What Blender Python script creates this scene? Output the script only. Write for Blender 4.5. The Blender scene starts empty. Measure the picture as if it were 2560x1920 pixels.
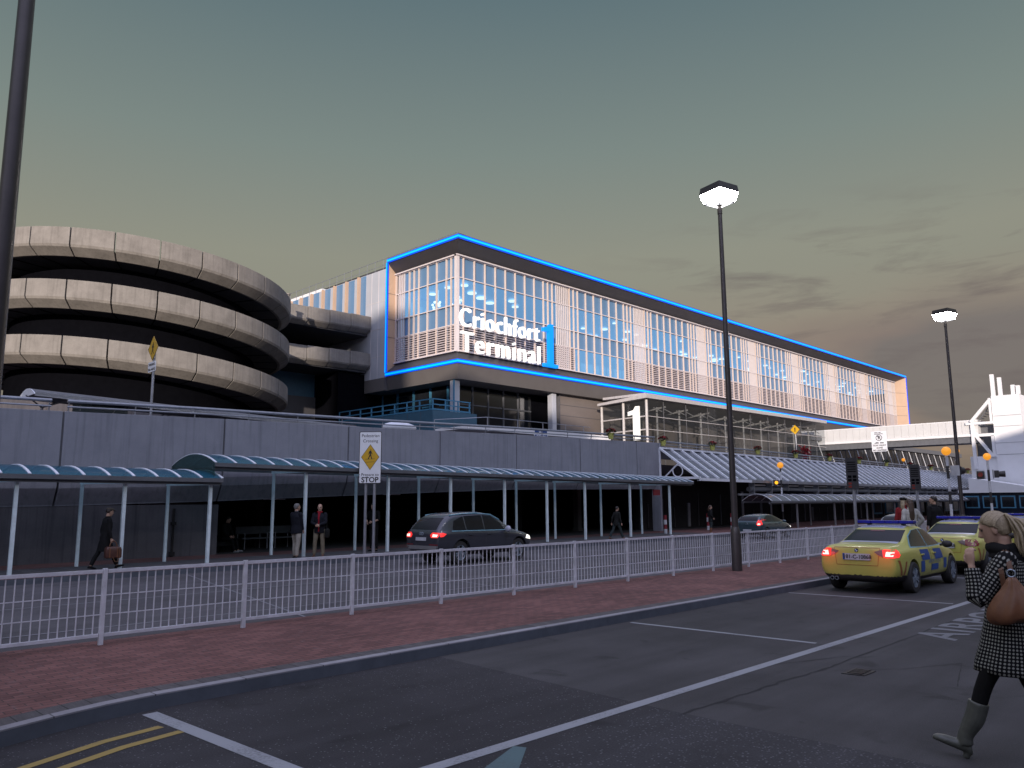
import bpy, bmesh, math, random
from mathutils import Vector as V, Matrix, Euler
from mathutils.bvhtree import BVHTree
R = math.radians
rnd = random.Random(11)
sc = bpy.context.scene
COL = sc.collection

# ------------------------------------------------------------------ helpers
class MB:
    """collects simple shapes and links them as ONE mesh object"""
    def __init__(s):
        s.v = []; s.f = []; s.m = []; s.uv = []
    def add(s, vs, fs, m=0, uvs=None):
        o = len(s.v)
        s.v += [tuple(x) for x in vs]
        for i, f in enumerate(fs):
            s.f.append(tuple(j + o for j in f)); s.m.append(m)
            s.uv.append(uvs[i] if uvs else None)
    def box(s, x0, x1, y0, y1, z0, z1, m=0):
        vs = [(x, y, z) for z in (z0, z1) for y in (y0, y1) for x in (x0, x1)]
        s.add(vs, [(0, 2, 3, 1), (4, 5, 7, 6), (0, 1, 5, 4), (2, 6, 7, 3), (0, 4, 6, 2), (1, 3, 7, 5)], m)
    def bar(s, p, q, w, h, m=0, up=(0, 0, 1)):
        p, q = V(p), V(q); d = (q - p).normalized(); up = V(up)
        side = d.cross(up)
        if side.length < 1e-4: side = d.cross(V((1, 0, 0)))
        side.normalize(); u = side.cross(d)
        vs = []
        for c in (p, q):
            for a, b in ((-1, -1), (1, -1), (1, 1), (-1, 1)):
                vs.append(c + side * a * w / 2 + u * b * h / 2)
        s.add(vs, [(0, 1, 2, 3), (7, 6, 5, 4), (0, 4, 5, 1), (1, 5, 6, 2), (2, 6, 7, 3), (3, 7, 4, 0)], m)
    def cyl(s, p, q, r0, r1=None, n=12, m=0):
        s.tube([p, q], [r0, r0 if r1 is None else r1], n, m)
    def tube(s, pts, r, n=8, m=0, closed=False):
        pts = [V(p) for p in pts]; k = len(pts)
        rs = r if isinstance(r, (list, tuple)) else [r] * k
        prev = None; vs = []
        for i in range(k):
            if closed: d = pts[(i + 1) % k] - pts[i - 1]
            else: d = pts[min(i + 1, k - 1)] - pts[max(i - 1, 0)]
            d.normalize()
            if prev is None:
                a = d.cross(V((0, 0, 1)))
                if a.length < 1e-3: a = d.cross(V((1, 0, 0)))
            else:
                a = prev - d * prev.dot(d)
            a.normalize(); prev = a; b = d.cross(a)
            for j in range(n):
                t = 2 * math.pi * j / n
                vs.append(pts[i] + (a * math.cos(t) + b * math.sin(t)) * rs[i])
        fs = []
        for i in range(k if closed else k - 1):
            i2 = (i + 1) % k
            for j in range(n):
                j2 = (j + 1) % n
                fs.append((i * n + j, i * n + j2, i2 * n + j2, i2 * n + j))
        if not closed:
            fs.append(tuple(range(n - 1, -1, -1))); fs.append(tuple((k - 1) * n + j for j in range(n)))
        s.add(vs, fs, m)
    def prism(s, poly, vec, m=0):
        n = len(poly); vec = V(vec)
        vs = [V(p) for p in poly] + [V(p) + vec for p in poly]
        fs = [tuple(range(n - 1, -1, -1)), tuple(range(n, 2 * n))]
        fs += [(i, (i + 1) % n, (i + 1) % n + n, i + n) for i in range(n)]
        s.add(vs, fs, m)
    def quad(s, a, b, c, d, m=0): s.add([a, b, c, d], [(0, 1, 2, 3)], m)
    def sphere(s, c, r, n=16, k=10, m=0, sx=1, sy=1, sz=1):
        vs = []; c = V(c)
        for i in range(1, k):
            a = math.pi * i / k
            for j in range(n):
                t = 2 * math.pi * j / n
                vs.append((c.x + r * sx * math.sin(a) * math.cos(t), c.y + r * sy * math.sin(a) * math.sin(t), c.z + r * sz * math.cos(a)))
        fs = []
        for i in range(k - 2):
            for j in range(n):
                j2 = (j + 1) % n
                fs.append((i * n + j, (i + 1) * n + j, (i + 1) * n + j2, i * n + j2))
        t = len(vs); vs += [(c.x, c.y, c.z + r * sz), (c.x, c.y, c.z - r * sz)]
        for j in range(n):
            j2 = (j + 1) % n
            fs.append((t, j, j2)); fs.append((t + 1, (k - 2) * n + j2, (k - 2) * n + j))
        s.add(vs, fs, m)
    def loft(s, rings, m=0, cap=True, uvs=None):
        n = len(rings[0]); vs = [p for r in rings for p in r]; fs = []; us = []
        for i in range(len(rings) - 1):
            for j in range(n):
                j2 = (j + 1) % n
                fs.append((i * n + j, i * n + j2, (i + 1) * n + j2, (i + 1) * n + j))
                if uvs: us.append((uvs[i][j], uvs[i][j + 1], uvs[i + 1][j + 1], uvs[i + 1][j]))
        if cap:
            fs.append(tuple(range(n - 1, -1, -1))); fs.append(tuple(len(vs) - n + j for j in range(n)))
            if uvs: us += [None, None]
        s.add(vs, fs, m, us if uvs else None)
    def text(s, body, o, r, u, size, ext=0.01, m=0, bold=0.0, align='LEFT', sx=1.0, spacing=1.0):
        """text standing at o, reading along r, upright along u, thickness along r x u"""
        vs, fs = text_mesh(body, size, ext, bold, align, spacing)
        o, r, u = V(o), V(r).normalized(), V(u).normalized(); w = r.cross(u)
        s.add([o + r * x * sx + u * y + w * z for x, y, z in vs], fs, m)
    def build(s, name, mats, parent=None, smooth=False, bevel=0, origin=None, fix=True, world=True, autosm=None):
        o = V(origin) if origin is not None else V((0, 0, 0))
        off = V((0, 0, 0))
        if parent is not None and world:
            p = parent
            while p is not None: off += p.location; p = p.parent
        sh = o if parent is None else off
        me = bpy.data.meshes.new(name)
        me.from_pydata([(x - sh.x, y - sh.y, z - sh.z) for x, y, z in s.v], [], s.f)
        for mt in (mats if isinstance(mats, (list, tuple)) else [mats]): me.materials.append(mt)
        me.polygons.foreach_set('material_index', s.m)
        if any(u is not None for u in s.uv):
            ul = me.uv_layers.new(name='UVMap')
            for p in me.polygons:
                u = s.uv[p.index]
                if u:
                    for li, c in zip(p.loop_indices, u): ul.data[li].uv = c
        if fix or bevel:
            bm = bmesh.new(); bm.from_mesh(me)
            if fix: bmesh.ops.recalc_face_normals(bm, faces=bm.faces)
            if bevel:
                es = [e for e in bm.edges if len(e.link_faces) == 2 and e.calc_face_angle(0) > 0.6]
                bmesh.ops.bevel(bm, geom=es, offset=bevel, segments=2, affect='EDGES', profile=0.6)
            bm.to_mesh(me); bm.free()
        if smooth: me.shade_smooth()
        if autosm: me.set_sharp_from_angle(angle=R(autosm))
        ob = bpy.data.objects.new(name, me); COL.objects.link(ob)
        if parent is not None: ob.parent = parent
        else: ob.location = o
        return ob

_tc = {}
def text_mesh(body, size, ext, bold, align, spacing):
    key = (body, size, ext, bold, align, spacing)
    if key in _tc: return _tc[key]
    cu = bpy.data.curves.new('lettering', 'FONT'); cu.body = body; cu.size = size; cu.extrude = ext / 2
    cu.offset = bold; cu.align_x = align; cu.space_character = spacing; cu.resolution_u = 4; cu.space_line = 1.0
    ob = bpy.data.objects.new('lettering', cu); COL.objects.link(ob)
    dg = bpy.context.evaluated_depsgraph_get()
    me = bpy.data.meshes.new_from_object(ob.evaluated_get(dg))
    out = ([tuple(v.co) for v in me.vertices], [tuple(p.vertices) for p in me.polygons])
    bpy.data.objects.remove(ob); bpy.data.curves.remove(cu); bpy.data.meshes.remove(me)
    _tc[key] = out
    return out

def tag(o, label=None, cat=None, group=None, kind=None):
    if label: o['label'] = label
    if cat: o['category'] = cat
    if group: o['group'] = group
    if kind: o['kind'] = kind
    return o
def thing(name, loc, label, cat, group=None, rz=0):
    o = bpy.data.objects.new(name, None); COL.objects.link(o)
    o.location = loc; o.rotation_euler = (0, 0, rz); o.empty_display_size = 0.2
    return tag(o, label, cat, group)
def struct(o): o['kind'] = 'structure'; return o
def dup(root, loc=None, rz=None, label=None):
    r = root.copy(); COL.objects.link(r)
    if loc is not None: r.location = loc
    if rz is not None: r.rotation_euler = (0, 0, rz)
    if label: r['label'] = label
    for ch in list(root.children):
        c = ch.copy(); COL.objects.link(c); c.parent = r
        for g in list(ch.children):
            d = g.copy(); COL.objects.link(d); d.parent = c
    return r
def lerp(a, b, t): return a + (b - a) * t
def pl(pts, x):
    """piecewise linear"""
    if x <= pts[0][0]: return pts[0][1]
    for (a, b), (c, d) in zip(pts, pts[1:]):
        if x <= c: return b + (d - b) * (x - a) / (c - a)
    return pts[-1][1]

# ------------------------------------------------------------------ materials
def newmat(name):
    m = bpy.data.materials.new(name); m.use_nodes = True
    nt = m.node_tree; b = nt.nodes['Principled BSDF']
    return m, nt, b
def N(nt, t, **kw):
    n = nt.nodes.new(t)
    for k, v in kw.items():
        if k.startswith('i_'):
            key = k[2:]; key = int(key) if key.isdigit() else key.replace('_', ' ')
            n.inputs[key].default_value = v
        else: setattr(n, k, v)
    return n
def c4(c): return (c[0], c[1], c[2], 1)
def mat(name, col, rough=0.6, metal=0.0, var=0.15, scale=3.0, bump=0.0, bscale=60.0, spec=0.5, coat=0.0, stretch=None, col2=None, detail=6):
    m, nt, b = newmat(name); L = nt.links
    b.inputs['Roughness'].default_value = rough; b.inputs['Metallic'].default_value = metal
    b.inputs['Specular IOR Level'].default_value = spec; b.inputs['Coat Weight'].default_value = coat
    tc = N(nt, 'ShaderNodeTexCoord')
    mp = N(nt, 'ShaderNodeMapping')
    if stretch: mp.inputs['Scale'].default_value = stretch
    L.new(tc.outputs['Object'], mp.inputs['Vector'])
    no = N(nt, 'ShaderNodeTexNoise', i_Scale=scale, i_Detail=detail, i_Roughness=0.65)
    L.new(mp.outputs['Vector'], no.inputs['Vector'])
    mr = N(nt, 'ShaderNodeMapRange', i_1=0.3, i_2=0.7); L.new(no.outputs['Fac'], mr.inputs[0])
    mx = N(nt, 'ShaderNodeMix', data_type='RGBA')
    c2 = col2 if col2 else tuple(min(1, x * (1 + var)) for x in col)
    c1 = col if col2 else tuple(x * (1 - var) for x in col)
    mx.inputs[6].default_value = c4(c1); mx.inputs[7].default_value = c4(c2)
    L.new(mr.outputs[0], mx.inputs[0]); L.new(mx.outputs[2], b.inputs['Base Color'])
    if bump:
        n2 = N(nt, 'ShaderNodeTexNoise', i_Scale=bscale, i_Detail=3.0); L.new(tc.outputs['Object'], n2.inputs['Vector'])
        bp = N(nt, 'ShaderNodeBump', i_Strength=bump, i_Distance=0.01); L.new(n2.outputs['Fac'], bp.inputs['Height'])
        L.new(bp.outputs[0], b.inputs['Normal'])
    return m
def emit(name, col, strength=1.0):
    m, nt, b = newmat(name)
    b.inputs['Base Color'].default_value = c4([x * 0.6 for x in col]); b.inputs['Roughness'].default_value = 0.4
    b.inputs['Emission Color'].default_value = c4(col); b.inputs['Emission Strength'].default_value = strength
    return m
def glass(name, col, alpha=0.4, rough=0.05, tint=(1, 1, 1)):
    """see-through tinted sheet: part transparent, part glossy colour"""
    m, nt, b = newmat(name); L = nt.links
    b.inputs['Base Color'].default_value = c4(col); b.inputs['Roughness'].default_value = rough
    tr = N(nt, 'ShaderNodeBsdfTransparent'); tr.inputs[0].default_value = c4(tint)
    ms = N(nt, 'ShaderNodeMixShader'); ms.inputs[0].default_value = alpha
    L.new(tr.outputs[0], ms.inputs[1]); L.new(b.outputs[0], ms.inputs[2])
    L.new(ms.outputs[0], nt.nodes['Material Output'].inputs[0])
    return m
M = {}
def concrete(name, c1, c2, streak=0.35, bump=0.25):
    m, nt, b = newmat(name); L = nt.links
    b.inputs['Roughness'].default_value = 0.9; b.inputs['Specular IOR Level'].default_value = 0.25
    tc = N(nt, 'ShaderNodeTexCoord')
    n1 = N(nt, 'ShaderNodeTexNoise', i_Scale=0.9, i_Detail=8.0, i_Roughness=0.7); L.new(tc.outputs['Object'], n1.inputs['Vector'])
    mp = N(nt, 'ShaderNodeMapping'); mp.inputs['Scale'].default_value = (5, 5, 0.25); L.new(tc.outputs['Object'], mp.inputs['Vector'])
    n2 = N(nt, 'ShaderNodeTexNoise', i_Scale=1.5, i_Detail=5.0); L.new(mp.outputs[0], n2.inputs['Vector'])
    n3 = N(nt, 'ShaderNodeTexNoise', i_Scale=45.0, i_Detail=4.0); L.new(tc.outputs['Object'], n3.inputs['Vector'])
    mr = N(nt, 'ShaderNodeMapRange', i_1=0.32, i_2=0.68); L.new(n1.outputs['Fac'], mr.inputs[0])
    mx = N(nt, 'ShaderNodeMix', data_type='RGBA'); mx.inputs[6].default_value = c4(c1); mx.inputs[7].default_value = c4(c2)
    L.new(mr.outputs[0], mx.inputs[0])
    r2 = N(nt, 'ShaderNodeMapRange', i_1=0.5, i_2=0.75, i_3=1.0, i_4=1 - streak); L.new(n2.outputs['Fac'], r2.inputs[0])
    r3 = N(nt, 'ShaderNodeMapRange', i_1=0.3, i_2=0.7, i_3=0.88, i_4=1.08); L.new(n3.outputs['Fac'], r3.inputs[0])
    mu = N(nt, 'ShaderNodeMath', operation='MULTIPLY'); L.new(r2.outputs[0], mu.inputs[0]); L.new(r3.outputs[0], mu.inputs[1])
    m2 = N(nt, 'ShaderNodeMix', data_type='RGBA', blend_type='MULTIPLY'); m2.inputs[0].default_value = 1
    L.new(mx.outputs[2], m2.inputs[6]); L.new(mu.outputs[0], m2.inputs[7]); L.new(m2.outputs[2], b.inputs['Base Color'])
    bp = N(nt, 'ShaderNodeBump', i_Strength=bump, i_Distance=0.01); L.new(n3.outputs['Fac'], bp.inputs['Height']); L.new(bp.outputs[0], b.inputs['Normal'])
    return m
def asphalt(name, c, speck, fleck=0.5, scale=55.0):
    """dark ground mass with pale stone flecks gathered in drifts"""
    m, nt, b = newmat(name); L = nt.links
    b.inputs['Roughness'].default_value = 0.85; b.inputs['Specular IOR Level'].default_value = 0.3
    tc = N(nt, 'ShaderNodeTexCoord')
    big = N(nt, 'ShaderNodeTexNoise', i_Scale=0.55, i_Detail=6.0, i_Roughness=0.6); L.new(tc.outputs['Object'], big.inputs['Vector'])
    vo = N(nt, 'ShaderNodeTexVoronoi', i_Scale=scale); L.new(tc.outputs['Object'], vo.inputs['Vector'])
    fine = N(nt, 'ShaderNodeTexNoise', i_Scale=scale * 1.6, i_Detail=3.0); L.new(tc.outputs['Object'], fine.inputs['Vector'])
    sep = N(nt, 'ShaderNodeSeparateColor'); L.new(vo.outputs['Color'], sep.inputs[0])
    drift = N(nt, 'ShaderNodeMapRange', i_1=0.35, i_2=0.7, i_3=0.985 - 0.25 * fleck, i_4=0.93 - 0.55 * fleck); L.new(big.outputs['Fac'], drift.inputs[0])
    gt = N(nt, 'ShaderNodeMath', operation='GREATER_THAN'); L.new(sep.outputs[0], gt.inputs[0]); L.new(drift.outputs[0], gt.inputs[1])
    lt = N(nt, 'ShaderNodeMath', operation='LESS_THAN'); lt.inputs[1].default_value = 0.33; L.new(vo.outputs['Distance'], lt.inputs[0])
    an = N(nt, 'ShaderNodeMath', operation='MULTIPLY'); L.new(gt.outputs[0], an.inputs[0]); L.new(lt.outputs[0], an.inputs[1])
    ml = N(nt, 'ShaderNodeMath', operation='MULTIPLY'); L.new(an.outputs[0], ml.inputs[0]); L.new(fine.outputs['Fac'], ml.inputs[1])
    r0 = N(nt, 'ShaderNodeMapRange', i_1=0.3, i_2=0.7, i_3=0.72, i_4=1.25); L.new(big.outputs['Fac'], r0.inputs[0])
    oil = N(nt, 'ShaderNodeTexNoise', i_Scale=1.7, i_Detail=3.0, i_Distortion=0.6); L.new(tc.outputs['Object'], oil.inputs['Vector'])
    ro = N(nt, 'ShaderNodeMapRange', i_1=0.62, i_2=0.72, i_3=1.0, i_4=0.62); L.new(oil.outputs['Fac'], ro.inputs[0])
    tyre = N(nt, 'ShaderNodeMapping'); tyre.inputs['Scale'].default_value = (0.12, 2.2, 1); L.new(tc.outputs['Object'], tyre.inputs['Vector'])
    tn = N(nt, 'ShaderNodeTexNoise', i_Scale=1.0, i_Detail=4.0); L.new(tyre.outputs[0], tn.inputs['Vector'])
    rt_ = N(nt, 'ShaderNodeMapRange', i_1=0.35, i_2=0.65, i_3=0.82, i_4=1.12); L.new(tn.outputs['Fac'], rt_.inputs[0])
    r1a = N(nt, 'ShaderNodeMath', operation='MULTIPLY'); L.new(r0.outputs[0], r1a.inputs[0]); L.new(ro.outputs[0], r1a.inputs[1])
    r1 = N(nt, 'ShaderNodeMath', operation='MULTIPLY'); L.new(r1a.outputs[0], r1.inputs[0]); L.new(rt_.outputs[0], r1.inputs[1])
    r2 = N(nt, 'ShaderNodeMapRange', i_1=0.3, i_2=0.7, i_3=0.75, i_4=1.25); L.new(fine.outputs['Fac'], r2.inputs[0])
    mu = N(nt, 'ShaderNodeMath', operation='MULTIPLY'); L.new(r1.outputs[0], mu.inputs[0]); L.new(r2.outputs[0], mu.inputs[1])
    mx = N(nt, 'ShaderNodeMix', data_type='RGBA', blend_type='MULTIPLY'); mx.inputs[0].default_value = 1; mx.inputs[6].default_value = c4(c)
    L.new(mu.outputs[0], mx.inputs[7])
    m2 = N(nt, 'ShaderNodeMix', data_type='RGBA'); L.new(ml.outputs[0], m2.inputs[0]); L.new(mx.outputs[2], m2.inputs[6]); m2.inputs[7].default_value = c4(speck)
    L.new(m2.outputs[2], b.inputs['Base Color'])
    bp = N(nt, 'ShaderNodeBump', i_Strength=0.5, i_Distance=0.006); L.new(fine.outputs['Fac'], bp.inputs['Height']); L.new(bp.outputs[0], b.inputs['Normal'])
    return m
def pavers(name):
    m, nt, b = newmat(name); L = nt.links
    b.inputs['Roughness'].default_value = 0.85; b.inputs['Specular IOR Level'].default_value = 0.3
    tc = N(nt, 'ShaderNodeTexCoord')
    br = N(nt, 'ShaderNodeTexBrick', i_Scale=1.0, i_Mortar_Size=0.006, i_Brick_Width=0.21, i_Row_Height=0.1, i_Bias=0.0)
    br.inputs['Color1'].default_value = (0.115, 0.052, 0.047, 1); br.inputs['Color2'].default_value = (0.185, 0.085, 0.075, 1); br.inputs['Mortar'].default_value = (0.055, 0.035, 0.033, 1)
    L.new(tc.outputs['Object'], br.inputs['Vector'])
    n1 = N(nt, 'ShaderNodeTexNoise', i_Scale=0.7, i_Detail=7.0, i_Roughness=0.65); L.new(tc.outputs['Object'], n1.inputs['Vector'])
    n2 = N(nt, 'ShaderNodeTexNoise', i_Scale=14.0, i_Detail=4.0); L.new(tc.outputs['Object'], n2.inputs['Vector'])
    r1 = N(nt, 'ShaderNodeMapRange', i_1=0.3, i_2=0.7, i_3=0.72, i_4=1.25); L.new(n1.outputs['Fac'], r1.inputs[0])
    mx = N(nt, 'ShaderNodeMix', data_type='RGBA', blend_type='MULTIPLY'); mx.inputs[0].default_value = 1
    L.new(br.outputs['Color'], mx.inputs[6]); L.new(r1.outputs[0], mx.inputs[7])
    # some greyed bricks
    gr = N(nt, 'ShaderNodeMapRange', i_1=0.6, i_2=0.72, i_3=0.0, i_4=0.55); L.new(n2.outputs['Fac'], gr.inputs[0])
    m2 = N(nt, 'ShaderNodeMix', data_type='RGBA'); L.new(gr.outputs[0], m2.inputs[0]); L.new(mx.outputs[2], m2.inputs[6]); m2.inputs[7].default_value = (0.17, 0.12, 0.12, 1)
    L.new(m2.outputs[2], b.inputs['Base Color'])
    bp = N(nt, 'ShaderNodeBump', i_Strength=0.5, i_Distance=0.006); L.new(br.outputs['Fac'], bp.inputs['Height']); bp.invert = True; L.new(bp.outputs[0], b.inputs['Normal'])
    return m
def paint(name, c, wear=0.5, under=(0.06, 0.057, 0.062)):
    m, nt, b = newmat(name); L = nt.links
    b.inputs['Roughness'].default_value = 0.8
    tc = N(nt, 'ShaderNodeTexCoord')
    n1 = N(nt, 'ShaderNodeTexNoise', i_Scale=38.0, i_Detail=5.0, i_Roughness=0.7); L.new(tc.outputs['Object'], n1.inputs['Vector'])
    n2 = N(nt, 'ShaderNodeTexNoise', i_Scale=1.3, i_Detail=4.0); L.new(tc.outputs['Object'], n2.inputs['Vector'])
    ad = N(nt, 'ShaderNodeMath', operation='ADD'); L.new(n1.outputs['Fac'], ad.inputs[0]); L.new(n2.outputs['Fac'], ad.inputs[1])
    mr = N(nt, 'ShaderNodeMapRange', i_1=1.02, i_2=1.35, i_3=0.0, i_4=wear); L.new(ad.outputs[0], mr.inputs[0])
    mx = N(nt, 'ShaderNodeMix', data_type='RGBA'); mx.inputs[6].default_value = c4(c); mx.inputs[7].default_value = c4(under)
    L.new(mr.outputs[0], mx.inputs[0]); L.new(mx.outputs[2], b.inputs['Base Color'])
    return m

M['wall'] = concrete('concrete_parapet', (0.235, 0.24, 0.275), (0.29, 0.295, 0.335), 0.24, 0.15)
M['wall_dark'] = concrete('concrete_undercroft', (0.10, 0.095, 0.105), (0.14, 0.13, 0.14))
M['ramp'] = concrete('concrete_ramp', (0.175, 0.162, 0.147), (0.262, 0.243, 0.222), 0.22, 0.4)
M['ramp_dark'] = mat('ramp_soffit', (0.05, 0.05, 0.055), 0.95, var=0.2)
M['asphalt_fine'] = asphalt('asphalt_dark', (0.030, 0.0285, 0.032), (0.20, 0.20, 0.21), 0.16, 48)
M['asphalt_rough'] = asphalt('asphalt_worn', (0.034, 0.033, 0.037), (0.16, 0.16, 0.175), 0.75, 38)
M['asphalt_smooth'] = asphalt('asphalt_smooth', (0.050, 0.048, 0.0505), (0.08, 0.08, 0.085), 0.05, 60)
M['road_far'] = asphalt('road_grey', (0.078, 0.074, 0.080), (0.15, 0.15, 0.16), 0.05, 50)
M['pavers'] = pavers('red_block_paving')
M['setts'] = mat('dark_setts', (0.075, 0.068, 0.07), 0.9, var=0.3, scale=5, stretch=(5, 1, 1), bump=0.3)
M['kerb'] = mat('kerb_stone', (0.26, 0.25, 0.27), 0.85, var=0.15, scale=3, bump=0.2)
def jointed(m, wd=0.9):
    nt = m.node_tree; L = nt.links; b = nt.nodes['Principled BSDF']; src = b.inputs['Base Color'].links[0].from_socket
    tc = N(nt, 'ShaderNodeTexCoord'); br = N(nt, 'ShaderNodeTexBrick', i_Scale=1.0, i_Mortar_Size=0.007, i_Brick_Width=wd, i_Row_Height=40.0, i_Bias=0.0)
    br.inputs['Color1'].default_value = (0.82, 0.82, 0.82, 1); br.inputs['Color2'].default_value = (1.1, 1.1, 1.1, 1); br.inputs['Mortar'].default_value = (0.3, 0.3, 0.3, 1); L.new(tc.outputs['Object'], br.inputs['Vector'])
    mx = N(nt, 'ShaderNodeMix', data_type='RGBA', blend_type='MULTIPLY'); mx.inputs[0].default_value = 1; L.new(src, mx.inputs[6]); L.new(br.outputs['Color'], mx.inputs[7]); L.new(mx.outputs[2], b.inputs['Base Color'])
jointed(M['kerb']); jointed(M['setts'], 0.21)
M['kerb_face'] = mat('kerb_dark_face', (0.075, 0.085, 0.105), 0.8, var=0.2, scale=3)
M['white_line'] = paint('white_road_paint', (0.25, 0.26, 0.28), 0.8)
M['faint_line'] = paint('faded_road_paint', (0.2, 0.2, 0.22), 0.9)
M['word_paint'] = paint('word_paint', (0.15, 0.155, 0.17), 0.8)
M['yellow_line'] = paint('yellow_road_paint', (0.27, 0.195, 0.055), 0.6)
M['teal_patch'] = paint('teal_paint', (0.07, 0.12, 0.13), 0.5)
M['crack'] = mat('tar_crack', (0.014, 0.013, 0.015), 0.9)
M['iron'] = mat('cast_iron', (0.035, 0.03, 0.03), 0.6, metal=0.5, bump=0.4)
M['galv'] = mat('painted_railing', (0.60, 0.60, 0.65), 0.5, metal=0.0, var=0.18, scale=6)
M['pole'] = mat('dark_pole', (0.085, 0.075, 0.075), 0.38, metal=0.55, var=0.12, scale=4)
M['steel'] = mat('grey_steel', (0.33, 0.34, 0.38), 0.42, metal=0.55, var=0.15, scale=5)
M['white_steel'] = mat('white_steel', (0.72, 0.74, 0.80), 0.5, var=0.1, scale=3)
M['teal_steel'] = mat('pale_teal_steel', (0.70, 0.80, 0.84), 0.42, metal=0.0, var=0.12, scale=4)
M['gutter'] = mat('grey_gutter', (0.12, 0.125, 0.14), 0.5, var=0.15)
M['canopy_glass'] = glass('blue_canopy_glazing', (0.025, 0.135, 0.22), 0.58, 0.08, (0.6, 0.85, 0.92))
M['end_glass'] = glass('clear_end_glazing', (0.05, 0.09, 0.09), 0.35, 0.04, (0.6, 0.75, 0.72))
M['leanto_glass'] = glass('greyed_lean_to_glazing', (0.16, 0.17, 0.2), 0.8, 0.25, (0.6, 0.62, 0.68))
M['black'] = mat('black_and_shade', (0.004, 0.0042, 0.006), 1.0, spec=0.0)  # plain black, and shade put into the colour of ramp core and link block
M['dark_glass'] = mat('dark_window_glass', (0.012, 0.014, 0.018), 0.08, var=0.2, spec=0.6)
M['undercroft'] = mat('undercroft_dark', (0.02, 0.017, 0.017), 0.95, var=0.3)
M['silver'] = mat('silver_cladding', (0.50, 0.52, 0.58), 0.42, metal=0.25, var=0.06, scale=0.6)
M['joint'] = mat('panel_joint', (0.09, 0.09, 0.10), 0.8)
M['peach'] = mat('tan_cladding', (0.52, 0.36, 0.25), 0.55, var=0.06, scale=0.7)
M['frame_dark'] = mat('charcoal_cladding', (0.055, 0.053, 0.058), 0.5, var=0.1, scale=0.6)
M['fascia'] = mat('greige_fascia', (0.115, 0.105, 0.102), 0.6, var=0.08, scale=0.5)
M['fin'] = mat('pale_fin', (0.64, 0.53, 0.47), 0.5, var=0.05, scale=2)
M['fin_white'] = mat('white_fin', (0.63, 0.575, 0.575), 0.5, var=0.04, scale=2)
M['louvre'] = mat('pink_grey_louvre', (0.50, 0.43, 0.435), 0.55, var=0.05)
M['glass_top'] = mat('blue_spandrel_glass', (0.115, 0.215, 0.36), 0.09, var=0.12, scale=0.25, spec=0.4)
M['glass_mid'] = glass('lit_window_glass', (0.04, 0.10, 0.17), 0.38, 0.04, (0.75, 0.9, 1.0))
M['interior'] = emit('glowing_interior', (0.30, 0.54, 0.80), 0.9)  # inner wall and ceiling glow in place of lamplight falling on them
M['ceiling'] = emit('glowing_ceiling', (0.26, 0.48, 0.76), 0.9)
M['disc'] = emit('ceiling_disc_light', (0.85, 0.97, 1.0), 1.8)
M['led'] = emit('blue_light_strip', (0.0, 0.42, 1.0), 1.1); M['led_edge'] = emit('deep_blue_light_edge', (0.0, 0.075, 0.85), 0.9)
M['sign_white'] = emit('lit_letters', (1.0, 1.0, 0.98), 0.95)
M['sign_blue'] = emit('lit_blue_numeral', (0.0, 0.24, 0.85), 1.0)
M['box_one'] = emit('lit_numeral', (1.0, 0.98, 0.93), 0.55)
M['box_frame'] = mat('grey_white_steel', (0.42, 0.40, 0.40), 0.5, var=0.12)
M['box_glass'] = glass('entrance_glass', (0.05, 0.055, 0.06), 0.30, 0.03, (0.75, 0.78, 0.8))
M['brown_panel'] = mat('brown_grey_panel', (0.17, 0.145, 0.135), 0.5, var=0.08, scale=0.5)
M['blue_steel'] = mat('blue_balcony_steel', (0.055, 0.20, 0.33), 0.45, var=0.1)
M['blue_panel'] = mat('blue_balcony_panel', (0.04, 0.105, 0.16), 0.5, var=0.1)
M['white_wall'] = mat('white_render', (0.74, 0.74, 0.76), 0.75, var=0.05, scale=0.8)
M['bridge_panel'] = mat('pale_panel', (0.60, 0.60, 0.60), 0.6, var=0.05, scale=1)
M['sign_face'] = mat('white_sign_face', (0.80, 0.81, 0.84), 0.45, var=0.05, scale=4)
M['sign_yellow'] = mat('yellow_sign_face', (0.62, 0.36, 0.015), 0.4, var=0.05, scale=4)
M['sign_black'] = mat('black_sign_print', (0.015, 0.013, 0.014), 0.5)
M['sign_bluef'] = mat('blue_sign_face', (0.01, 0.05, 0.20), 0.4, var=0.05)
M['sign_green'] = mat('dark_green_sign_face', (0.008, 0.022, 0.03), 0.4, var=0.05)
M['info_board'] = mat('dark_board', (0.022, 0.022, 0.03), 0.45, var=0.1)
M['amber'] = emit('amber_globe', (1.0, 0.38, 0.03), 0.75)
M['amber_hot'] = emit('amber_lamp', (1.0, 0.42, 0.02), 1.6)
M['lamp_glow'] = emit('lamp_diffuser', (1.0, 0.97, 0.95), 115.0); M['lamp_base'] = emit('lamp_diffuser_base', (1.0, 0.97, 0.92), 5.0)
M['red_off'] = mat('red_lens', (0.20, 0.02, 0.015), 0.25)
M['beacon_black'] = mat('beacon_black', (0.03, 0.028, 0.03), 0.5)
M['beacon_white'] = mat('beacon_white', (0.55, 0.56, 0.60), 0.5)
M['pot'] = mat('lime_pot', (0.50, 0.50, 0.13), 0.6, var=0.15, scale=6)
M['flower'] = mat('red_petals', (0.24, 0.006, 0.012), 0.6, var=0.5, scale=30)
M['leaf'] = mat('plant_leaf', (0.03, 0.05, 0.02), 0.6, var=0.4, scale=20)
M['bollard_red'] = mat('bollard_red', (0.22, 0.02, 0.03), 0.5)

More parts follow.
